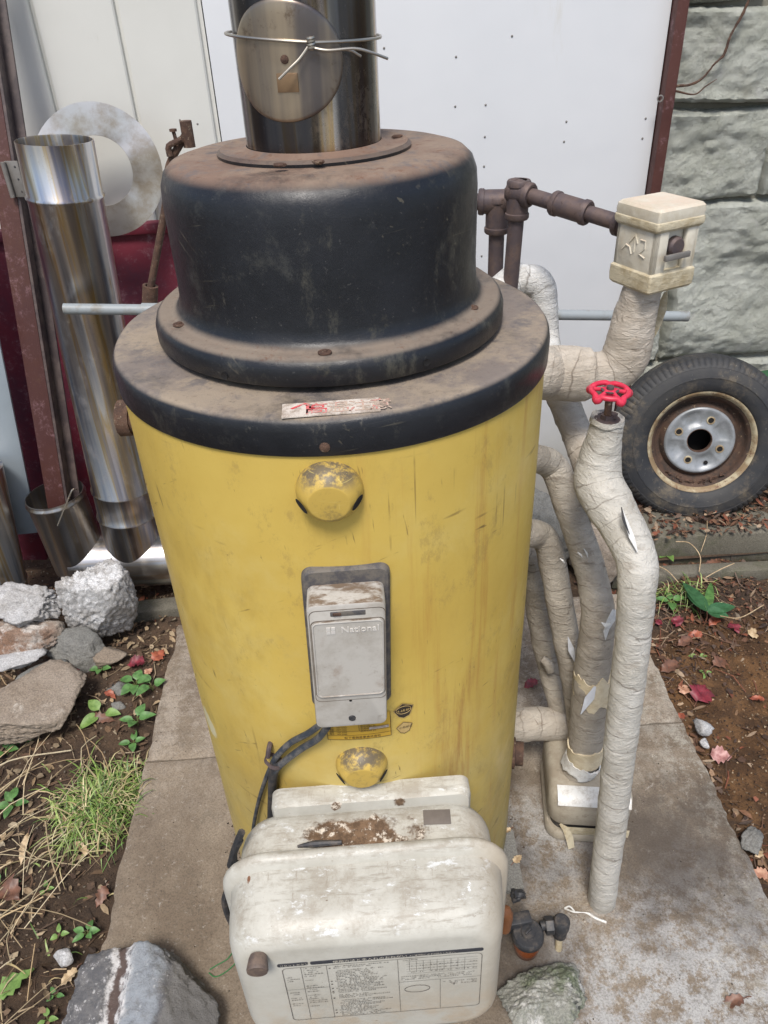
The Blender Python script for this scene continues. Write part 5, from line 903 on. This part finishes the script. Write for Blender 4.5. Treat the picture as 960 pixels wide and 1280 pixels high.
for i in range(26): a = R_(rg.uniform(225, 318)); g.box(WP(a, rg.uniform(.127, .141), .036+rg.uniform(0, .006)), (rg.uniform(.006, .018), rg.uniform(.003, .008), .002), 0, (rg.random()*3, rg.random(), rg.random()*3))
tag(g.build('debris_in_rim', M_rust, TY_), kind='stuff')
# ================================================================== LITTER, WEEDS, LEAVES
m = Mat('litter'); M_lit = m.done(m.mix(m.mr(m.noise(140, 5, .8), .4, .7, 0, .4), m.attr('col'), S(60, 46, 36)), .85, 0, [(m.noise(120, 4), .3, .002)])
def piece(g, p, L, Wd, yaw, pitch, roll, kind, col, rg):
    ca, sa = math.cos(yaw), math.sin(yaw); bend = rg.uniform(-.25, .5)*L; cup = rg.uniform(-.3, .5)*Wd
    if kind == 'leaf': pts = [(-.5, 0, 0), (-.22, -.42, 1), (.14, -.46, 1), (.5, 0, 0), (.14, .46, 1), (-.22, .42, 1), (0, 0, 0)]; fs = [(0, 1, 6), (1, 2, 6), (2, 3, 6), (3, 4, 6), (4, 5, 6), (5, 0, 6)]
    elif kind == 'chip':
        k = 5; pts = [(.5*math.cos(2*PI*i/k+rg.random()*.8)*rg.uniform(.6, 1), .5*math.sin(2*PI*i/k+rg.random()*.8)*rg.uniform(.6, 1), rg.random()) for i in range(k)]+[(0, 0, .3)]; fs = [(i, (i+1) % k, k) for i in range(k)]
    elif kind == 'straw': c1 = rg.uniform(-.15, .15); pts = [(-.5, -.5, 0), (-.5, .5, 0), (0, -.5+c1*L/max(Wd, 1e-4), .4), (0, .5+c1*L/max(Wd, 1e-4), .4), (.5, -.3, 0), (.5, .3, 0)]; fs = [(0, 2, 3, 1), (2, 4, 5, 3)]
    else: pts = [(.5, 0, 0), (-.3, .45, 0), (-.3, -.45, 0), (0, 0, .9), (0, .1, -.5)]; fs = [(0, 1, 3), (1, 2, 3), (2, 0, 3), (1, 0, 4), (2, 1, 4), (0, 2, 4)]; bend = 0
    vs = []
    for x, y, e in pts:
        X_, Y_ = x*L, y*Wd; Z_ = (-(x*x)*4*bend*.25 + e*cup*.6) if kind != 'crumb' else e*Wd*.6
        Y2, Z2 = Y_*math.cos(roll)-Z_*math.sin(roll), Y_*math.sin(roll)+Z_*math.cos(roll); X3, Z3 = X_*math.cos(pitch)-Z2*math.sin(pitch), X_*math.sin(pitch)+Z2*math.cos(pitch)
        vs.append((p[0]+X3*ca-Y2*sa, p[1]+X3*sa+Y2*ca, p[2]+Z3))
    g.add(vs, fs, None, col)
def cc(r, g_, b, v, rg): k = 1+rg.uniform(-v, v); t = rg.uniform(-.06, .06); return tuple(min(1, max(0, c*(k+t*(i-1)))) for i, c in enumerate(S(r, g_, b)[:3]))+(1,)
def litter(name, n, reg, kinds, cols, sz, label, seed, zf=gh, dens=None, lift=.012):
    rg = random.Random(seed); g = G(); i = 0
    while i < n:
        x, y = rg.uniform(reg[0], reg[1]), rg.uniform(reg[2], reg[3])
        if -.575 < x < .752 and .25 < y < 1.71: continue
        if dens and rg.random() > dens(x, y): i += .2; continue
        i += 1; k = rg.choice(kinds); L = rg.uniform(*sz[k][0])*(.7+.3*rg.random()); Wd = rg.uniform(*sz[k][1]); fl_ = .35 if k != 'straw' else .22
        piece(g, (x, y, zf(x, y)+rg.uniform(0, lift)), L, Wd, rg.uniform(0, 6.28), rg.gauss(0, fl_), rg.gauss(0, .5 if k != 'straw' else .3), k, cc(*rg.choice(cols), .35, rg), rg)
    o = g.build(name, M_lit, None, (0, 0, 0), flat=True, col=True); return tag(o, label, 'litter', None, 'stuff')
SZ = dict(leaf=((.015, .05), (.007, .016)), chip=((.008, .028), (.008, .022)), straw=((.03, .11), (.0012, .0035)), crumb=((.003, .010), (.003, .009)))
TAN = [(150, 130, 102), (128, 110, 86), (104, 84, 64), (84, 64, 48), (168, 150, 122), (70, 54, 42)]
DRK = [(92, 66, 50), (74, 54, 42), (112, 80, 58), (60, 46, 40), (130, 104, 80), (96, 78, 66), (150, 130, 108), (120, 70, 50)]
litter('leaf_litter', 3600, (-1.6, -.57, .4, 1.95), ['leaf', 'leaf', 'chip', 'straw'], TAN, SZ, 'dry tan bamboo leaves and bits on the soil left of the pad', 101)
litter('soil_crumbs', 6500, (-1.6, -.57, .4, 2.1), ['crumb'], [(84, 66, 50), (60, 46, 36), (110, 90, 70), (140, 126, 108)], SZ, 'dark soil crumbs left of the pad', 102, lift=.003)
bare = lambda x, y: .12 if ((x-1.15)/.38)**2+((y-1.12)/.42)**2 < 1 else 1
litter('leaf_litter', 5200, (.745, 1.9, .6, 1.86), ['chip', 'chip', 'leaf', 'straw'], DRK, SZ, 'dark brown broken leaves on the soil right of the pad', 103, dens=bare)
litter('soil_crumbs', 9000, (.745, 1.9, .6, 1.9), ['crumb'], [(96, 70, 48), (70, 52, 38), (124, 94, 64), (150, 130, 104), (56, 44, 36)], SZ, 'reddish brown soil crumbs and grit right of the pad', 104, lift=.004)
litter('leaf_litter', 2600, (.80, 1.9, 1.86, 2.30), ['chip', 'leaf'], DRK, SZ, 'dark leaf litter heaped on the curb round the foot of the wheel', 105, zf=lambda x, y: .060+.02*mn.noise(Vector((x*8, y*8, 0)))+.05*max(0, (y-2.0)), lift=.02, dens=lambda x, y: 1)
litter('leaf_litter', 900, (-1.6, .78, 1.72, 2.25), ['chip', 'leaf', 'crumb'], DRK, SZ, 'brown leaf bits on the strip of soil behind the pad', 106)
g = G(); 
def pileh(x, y): return -.02+(.075+.02*mn.noise(Vector((x*9, y*9, 3))))*min(1, max(0, (y-1.885)/.03))+.04*max(0, y-2.05)
nx_ = 60; ny_ = 26; vs = [(.80+1.1*i/nx_, 1.86+.46*j/ny_, pileh(.80+1.1*i/nx_, 1.86+.46*j/ny_)) for j in range(ny_+1) for i in range(nx_+1)]; g.add(vs, [(j*(nx_+1)+i, j*(nx_+1)+i+1, (j+1)*(nx_+1)+i+1, (j+1)*(nx_+1)+i) for j in range(ny_) for i in range(nx_)]); tag(g.build('raised_soil_bed', M_soil, None, (0, 0, 0)), kind='structure')
# leaves
def leafmat(name, a, b, r=.5):
    m = Mat(name); c = m.mix(m.mr(m.noise(60, 6, .7), .4, .62), a, b); c = m.mix(m.mr(m.noise(160, 6, .8), .62, .7, 0, .5), c, S(70, 50, 40)); m.done(c, r, 0, [(m.noise(90, 3), .2, .001)]); return m.m
LM = dict(red=leafmat('leaf_crimson', S(126, 42, 54), S(92, 32, 42)), pink=leafmat('leaf_pink', S(184, 142, 136), S(150, 104, 100)), peach=leafmat('leaf_peach', S(190, 150, 124), S(158, 112, 90)), orange=leafmat('leaf_orange', S(158, 88, 62), S(124, 62, 46)), brown=leafmat('leaf_brown', S(118, 82, 64), S(92, 66, 54)), tan=leafmat('leaf_tan', S(196, 174, 140), S(160, 136, 104)), green=leafmat('leaf_green', S(86, 126, 66), S(66, 100, 52)), dgreen=leafmat('leaf_dark_green', S(56, 98, 62), S(44, 82, 50), .4), lime=leafmat('leaf_lime', S(116, 144, 76), S(92, 122, 60)), grass=leafmat('grass_blade', S(116, 148, 60), S(88, 122, 46)), stem=leafmat('plant_stem', S(104, 116, 66), S(86, 84, 56)))
def leafg(g, base, d, L, Wd, up=(0, 0, 1), droop=.3, fold=.25, tip=.6, n=6, wav=.0, jag=.0, sd=0):
    d = Vector(d).normalized(); up = Vector(up); s_ = d.cross(up).normalized(); u_ = s_.cross(d).normalized(); vs = []; b = Vector(base)
    for i in range(n+1):
        t = i/n; w_ = Wd/2*(math.sin(PI*min(1, t**tip))**.8 if 0 < t < 1 else 0.02); c_ = b+d*L*t-u_*droop*L*t*t
        for k in (-1, -.5, 0, .5, 1): vs.append(c_+s_*w_*k*(1+jag*mn.noise(Vector((t*5, k*2, sd)))+jag*.7*((i % 2)*2-1)*abs(k))+u_*(abs(k)*fold*w_+wav*math.sin(t*9+k*2)*Wd))
    fs = []
    for i in range(n):
        for k in range(4): a = i*5+k; fs.append((a, a+1, a+6, a+5))
    return g.add(vs, fs)
def fallen(u, v, px, col, label, seed, shape=.75, z=None, cat='leaf'):
    rg = random.Random(seed); p = atz(u, v, -.02 if z is None else z); p.z = (gh(p.x, p.y)+.016) if z is None else z; L = px*(p-Vector((0, 0, H))).length/F*1.1; a = rg.uniform(0, 6.28)
    d = Vector((math.cos(a), math.sin(a), .12)); g = G(); leafg(g, p-d*L/2, d, L, L*shape, (rg.uniform(-.3, .3), rg.uniform(-.5, 0), 1), rg.uniform(.05, .5), rg.uniform(.1, .6), rg.uniform(.5, .85), 9, .09, .28, seed)
    o = g.build('fallen_leaf', LM[col], None, tuple(p), ang=180); g = G(); g.tube([p-d*L/2, p-d*L*.62+Vector((0, 0, .003)), p-d*L*.8], .0009, 5); g.build('stalk', LM['brown'], o); return tag(o, label, cat, 'single fallen leaves')
for a in [(880, 856, 26, 'red', 'big crimson heart shaped fallen leaf on the soil right of the pad', 1, .9), (902, 943, 20, 'pink', 'pale pink fallen leaf below the crimson heart shaped one', 2, .8), (856, 850, 17, 'peach', 'peach coloured curled leaf left of the big crimson heart leaf', 3, .7), (895, 768, 15, 'orange', 'orange red leaf under the five leaved green plant', 5, .8), (921, 776, 14, 'red', 'small crimson leaf right of the green plant stem', 6, .9), (848, 763, 14, 'red', 'small dark crimson leaf left of the green plant', 7, .9), (825, 765, 13, 'red', 'crimson leaf nearest the pad, left of the green plant', 8, .7), (872, 782, 14, 'orange', 'orange fallen leaf just below the green plant', 9, .7), (858, 795, 20, 'brown', 'reddish brown leaf lying below the orange one', 10, .6), (950, 862, 14, 'orange', 'orange leaf bit at the right edge', 11, .5), (950, 1090, 16, 'peach', 'peach leaf at the right edge beside the pad', 12, .7), (945, 1062, 16, 'tan', 'tan curled leaf at the right edge by the dark stone', 13, .6), (855, 886, 12, 'orange', 'small orange leaf touching the right edge of the pad', 14, .6), (957, 705, 16, 'red', 'crimson leaf at the right edge under the curb', 15, .5), (94, 847, 16, 'red', 'dark red leaf beside the grey stones on the left', 16, .8), (172, 836, 18, 'red', 'crimson leaf by the weeds left of the pad', 17, .9), (201, 826, 18, 'orange', 'orange brown leaf near the rear left pad edge', 18, .7), (107, 785, 14, 'orange', 'orange leaf tucked between the grey stones', 19, .6), (140, 874, 13, 'orange', 'orange scrap of leaf near the two grey pebbles', 20, .6), (188, 846, 12, 'peach', 'peach leaf bit between weeds and pad', 21, .6), (130, 905, 22, 'brown', 'brown curled leaf on the soil left of the pad', 22, .5), (14, 1122, 28, 'brown', 'broad brown leaf on the soil at the far left', 23, .9), (128, 1120, 18, 'brown', 'orange brown leaf at the edge of the pad below the grass tuft', 24, .6), (104, 1065, 24, 'tan', 'tan strap leaf under the grass tuft', 25, .3), (30, 1062, 30, 'tan', 'long pale tan bamboo leaf at the left', 26, .25), (84, 1218, 18, 'tan', 'tan leaf scrap above the grooved stone', 27, .5), (20, 1230, 34, 'lime', 'limp grey green leaf at the lower left edge', 28, .5), (890, 700, 26, 'brown', 'long brown leaf lying under the curb face', 29, .35), (935, 706, 18, 'peach', 'pale leaf under the curb face right of the long brown one', 30, .5), (950, 778, 18, 'tan', 'pale tan leaf on the right soil', 31, .6), (905, 816, 22, 'brown', 'grey brown leaf above the crimson heart leaf', 32, .6), (840, 822, 24, 'brown', 'brown leaf touching the rear right pad edge', 33, .6)]: fallen(*a)
fallen(914, 1252, 26, 'brown', 'narrow dark brown leaf lying alone on the pad at the lower right', 34, .38, .006); fallen(664, 853, 16, 'red', 'crimson leaf on the pad between boiler and low pipes', 35, .7, .012); fallen(733, 626, 14, 'red', 'small red leaf on the stone behind the taped pipes', 36, .7, .13); fallen(698, 612, 10, 'orange', 'tiny red leaf at the foot of the white board', 37, .7); fallen(772, 715, 10, 'red', 'dark red leaf scrap between the tall pipe and plastered stone', 38, .7)
for u, v, px in ((634, 1038, 10), (648, 1072, 14)): fallen(u, v, px, 'tan', 'tan leaf scrap on the pad near the slate offcut' if px == 10 else 'brown leaf scrap on the slate offcut edge', px, .5, .018)
def weed(u, v, h, leaves, mat, label, seed, px=14, z=None, name='weed', shp=.62, rad=.8, grp='small green weeds'):
    rg = random.Random(seed); p = atz(u, v, -.02); p.z = gh(p.x, p.y) if z is None else z; o = root(name, tuple(p), label, 'plant', grp); Ls = .85*px*(p-Vector((0, 0, H))).length/F
    for k in range(leaves):
        a = 2*PI*k/leaves+rg.uniform(-.4, .4); d = Vector((math.cos(a), math.sin(a)*.9, rg.uniform(.1, .5))); b = p+Vector((0, 0, h*rg.uniform(.6, 1)))+Vector((math.cos(a), math.sin(a), 0))*Ls*.25*rad
        g = G(); g.tube([p, p.lerp(b, .6)+Vector((0, 0, h*.2)), b], .0011, 5); g.build('stem', LM['stem'], o)
        g = G(); leafg(g, b, d, Ls*rg.uniform(.75, 1.1), Ls*shp*rg.uniform(.8, 1.1), (0, -.2, 1), rg.uniform(.1, .4), .3, .7, 7, .02); g.build('leaf', LM[mat], o, ang=180)
    return o
for a in [(172, 862, .03, 5, 'green', 'round leaved green weed beside the pad at the upper left', 1, 22), (192, 866, .03, 3, 'green', 'round leaved weed hugging the pad edge near the crimson leaf', 2, 20), (128, 843, .02, 4, 'green', 'tiny weed below the dark grey stone', 3, 14), (130, 898, .02, 3, 'lime', 'weed with one long leaf in the middle of the left soil', 4, 26), (172, 905, .03, 4, 'green', 'green weed near the pad joint on the left', 5, 20), (165, 925, .02, 4, 'green', 'low weed just above the grass tuft', 6, 16), (4, 932, .03, 3, 'green', 'green weed at the left edge below the brown slab piece', 7, 18), (30, 922, .015, 3, 'green', 'tiny weed under the brown slab piece', 71, 10), (14, 1000, .03, 5, 'green', 'leafy green weed at the left edge level with the grass tuft', 8, 20), (5, 1108, .02, 3, 'green', 'green weed at the left edge below the leafy one', 9, 18), (108, 1165, .02, 5, 'green', 'small two tone weed at the pad edge above the grooved stone', 10, 15), (74, 1168, .01, 3, 'lime', 'tiny lime weed in the straw', 11, 11), (60, 1115, .01, 3, 'lime', 'tiny weed amid the straw below the tuft', 12, 10), (55, 1268, .015, 3, 'lime', 'little weed left of the grooved stone', 13, 12), (66, 1238, .01, 3, 'green', 'tiny dark weed left of the grooved stone top', 14, 10), (832, 690, .03, 5, 'lime', 'low weeds at the foot of the curb near the tall pipe', 16, 18), (885, 830, .005, 3, 'lime', 'tiny weed on the bare right soil', 17, 8), (876, 805, .005, 2, 'lime', 'tiny lime weed near the reddish brown leaf', 18, 12), (840, 745, .03, 4, 'green', 'weed between crimson leaves and tall pipe', 19, 18)]: weed(*a)
weed(799, 634, .02, 5, 'green', 'four leaf clover like weed in front of the wheel tread', 15, 12, .06)
weed(668, 703, .03, 4, 'lime', 'small lime weed between the middle taped pipes', 20, 14)
pl = atz(882, 772, -.03); pr_o = root('broadleaf_seedling', (pl.x, pl.y, gh(pl.x, pl.y)), 'dark green seedling with five pointed leaves below the curb', 'plant'); hp_ = Vector((pl.x, pl.y, gh(pl.x, pl.y))); tp = hp_+Vector((-.0, .0, .055))
g = G(); g.tube([hp_, hp_+Vector((.004, 0, .03)), tp], .002, 6); g.build('stem', LM['brown'], pr_o)
for (u, v), wd, mt in zip([(858, 727), (862, 741), (916, 756), (908, 768), (890, 727)], (.040, .036, .040, .042, .026), ('dgreen', 'dgreen', 'dgreen', 'dgreen', 'green')):
    e = atz(u, v, tp.z); g = G(); leafg(g, tp, e-tp, (e-tp).length*1.15, wd, (0, -.15, 1), .12, .25, .75, 9); g.build('leaf', LM[mt], pr_o, ang=180)
e = aty(948, 470, 2.2); cl_ = root('broad_leaf_branch', (e.x+.1, 2.2, e.z-.1), 'dark green leaf entering at the right edge above the wheel', 'plant'); g = G(); leafg(g, e+Vector((.13, .0, -.03)), Vector((-1, 0, .22)), .16, .06, (0, -1, .5), .1, .2, .8, 9); g.build('leaf', LM['dgreen'], cl_, ang=180); g = G(); g.tube([e+Vector((.13, 0, -.03)), e+Vector((.25, .05, -.2)), Vector((e.x+.3, 2.28, .05))], .003, 6); g.build('stem', LM['stem'], cl_)
def grass(name, c, n, spread, Lr, label, seed, lean=(0, 0)):
    rg = random.Random(seed); g = G(); 
    for i in range(n):
        b = Vector((c.x+rg.gauss(0, spread[0]), c.y+rg.gauss(0, spread[1]), 0)); b.z = gh(b.x, b.y); a = rg.uniform(0, 6.28); L = rg.uniform(*Lr); d = Vector((math.cos(a)*.75+lean[0], math.sin(a)*.75+lean[1], rg.uniform(.5, 1.2))).normalized(); w_ = rg.uniform(.0012, .0026); s_ = d.cross(Vector((0, 0, 1))).normalized()*w_; col = cc(*rg.choice([(120, 146, 70), (96, 124, 56), (146, 162, 96), (82, 108, 48), (178, 168, 126), (160, 146, 108)]), .2, rg); P = []
        for k in range(5): t = k/4; q_ = b+d*L*t-Vector((0, 0, .55*L*t*t*t+.2*L*t*t)); ww = (1-t*.9); P += [q_-s_*ww, q_+s_*ww]
        g.add(P, [(2*k, 2*k+1, 2*k+3, 2*k+2) for k in range(4)], None, col)
    return tag(g.build(name, M_grass, None, tuple(c), flat=False, col=True, ang=180), label, 'grass', None, 'stuff')
m = Mat('grass_attr'); M_grass = m.done(m.attr('col'), .5, 0)
gc = atz(128, 1010, -.02); grass('grass_tuft', gc, 620, (.045, .05), (.06, .15), 'bright green tuft of fine grass at the left edge of the pad', 1, (-.25, -.1))
gc2 = atz(150, 985, -.02); grass('grass_tuft', gc2, 240, (.03, .03), (.05, .12), 'upper part of the grass at the pad edge', 2, (0, .1))
grass('sparse_grass', atz(850, 735, -.02), 110, (.05, .03), (.05, .12), 'thin green grass under the seedling at the right', 3, (.2, -.2)); grass('sparse_grass', atz(60, 1130, -.02), 40, (.14, .16), (.03, .08), 'scattered grass blades in the straw on the left', 4)
# long dry stalks
rg = random.Random(77); g = G()
for i in range(130):
    x, y = rg.uniform(-1.25, -.62), rg.uniform(.62, 1.25); a = rg.gauss(1.0, .6); L = rg.uniform(.08, .26); d = Vector((math.cos(a), math.sin(a), 0)); p = Vector((x, y, gh(x, y)+.012)); q_ = p+d*L; 
    if q_.x > -.58 or p.x > -.58: continue
    q_.z = gh(q_.x, q_.y)+.02; mid = p.lerp(q_, .5)+Vector((rg.uniform(-.02, .02), rg.uniform(-.02, .02), rg.uniform(.0, .03))); n0 = len(g.v); g.tube([p, mid, q_], rg.uniform(.0007, .0016), 4, step=.03); k_ = cc(*rg.choice([(186, 168, 134), (158, 138, 106), (204, 188, 156)]), .2, rg); g.col[n0:] = [k_]*(len(g.v)-n0)
tag(g.build('dry_stalks', M_lit, None, (0, 0, 0), col=True), 'long dry straw stalks lying over the left soil', 'straw', None, 'stuff')
def twig(pts, r, label, y=None):
    P = [atz(u, v, z) for u, v, z in pts]; g = G(); g.tube(P, r, 6); tag(g.build('dry_stalk', LM['tan'], None, tuple(P[0]), ang=180), label, 'stalk', 'single dry stalks')
twig([(845, 677, .07), (862, 679, .05), (875, 695, .02), (874, 715, -.01)], .0016, 'pale curved stalk arching down over the curb face'); twig([(882, 722, .0), (900, 712, .01), (918, 704, .02)], .0014, 'straight pale stalk under the curb face'); twig([(820, 706, .0), (835, 714, .0), (848, 728, -.01)], .0014, 'pale stalk beside the tall pipe below the curb'); twig([(900, 770, .0), (925, 772, .01), (955, 756, .0)], .0014, 'thin pale stalk right of the seedling')
twig([(884, 648, .07), (883, 668, .06), (876, 690, .03)], .0011, 'thin vertical stalk hanging over the curb below the wheel')
g = G(); gl = [atz(u, v, .003) for u, v in [(262, 1212), (272, 1206), (284, 1199), (292, 1190), (296, 1200), (286, 1212), (270, 1221), (261, 1216)]]; g.tube(gl, .0011, 6); m = Mat('green_string'); tag(g.build('green_string', m.done(S(52, 110, 62), .5), None, tuple(gl[0])), 'loop of thin green string on the pad left of the burner cover', 'string')

# grit and dirt lying on the pad and packed round the boiler foot
rg = random.Random(55); g = G()
for i in range(1500):
    if i < 700: a = rg.uniform(0, 6.28); r_ = TR+abs(rg.gauss(0, .012)); x, y = TX+r_*math.cos(a), TY+r_*math.sin(a)
    else: x, y = rg.uniform(-.55, .73), rg.uniform(.3, 1.68)
    if math.hypot(x-TX, y-TY) < TR: continue
    k = rg.choice(['crumb', 'crumb', 'chip']); q_ = .45 if i >= 700 else .7; piece(g, (x, y, .002), rg.uniform(.003, .010)*q_, rg.uniform(.003, .009)*q_, rg.uniform(0, 6.28), 0, 0, k, cc(*rg.choice([(70, 56, 44), (100, 84, 68), (50, 42, 36), (150, 140, 126)]), .3, rg), rg)
tag(g.build('pad_grit', M_lit, None, (0, 0, 0), flat=True, col=True), 'fine grit and dirt scattered on the concrete pad', 'grit', None, 'stuff')
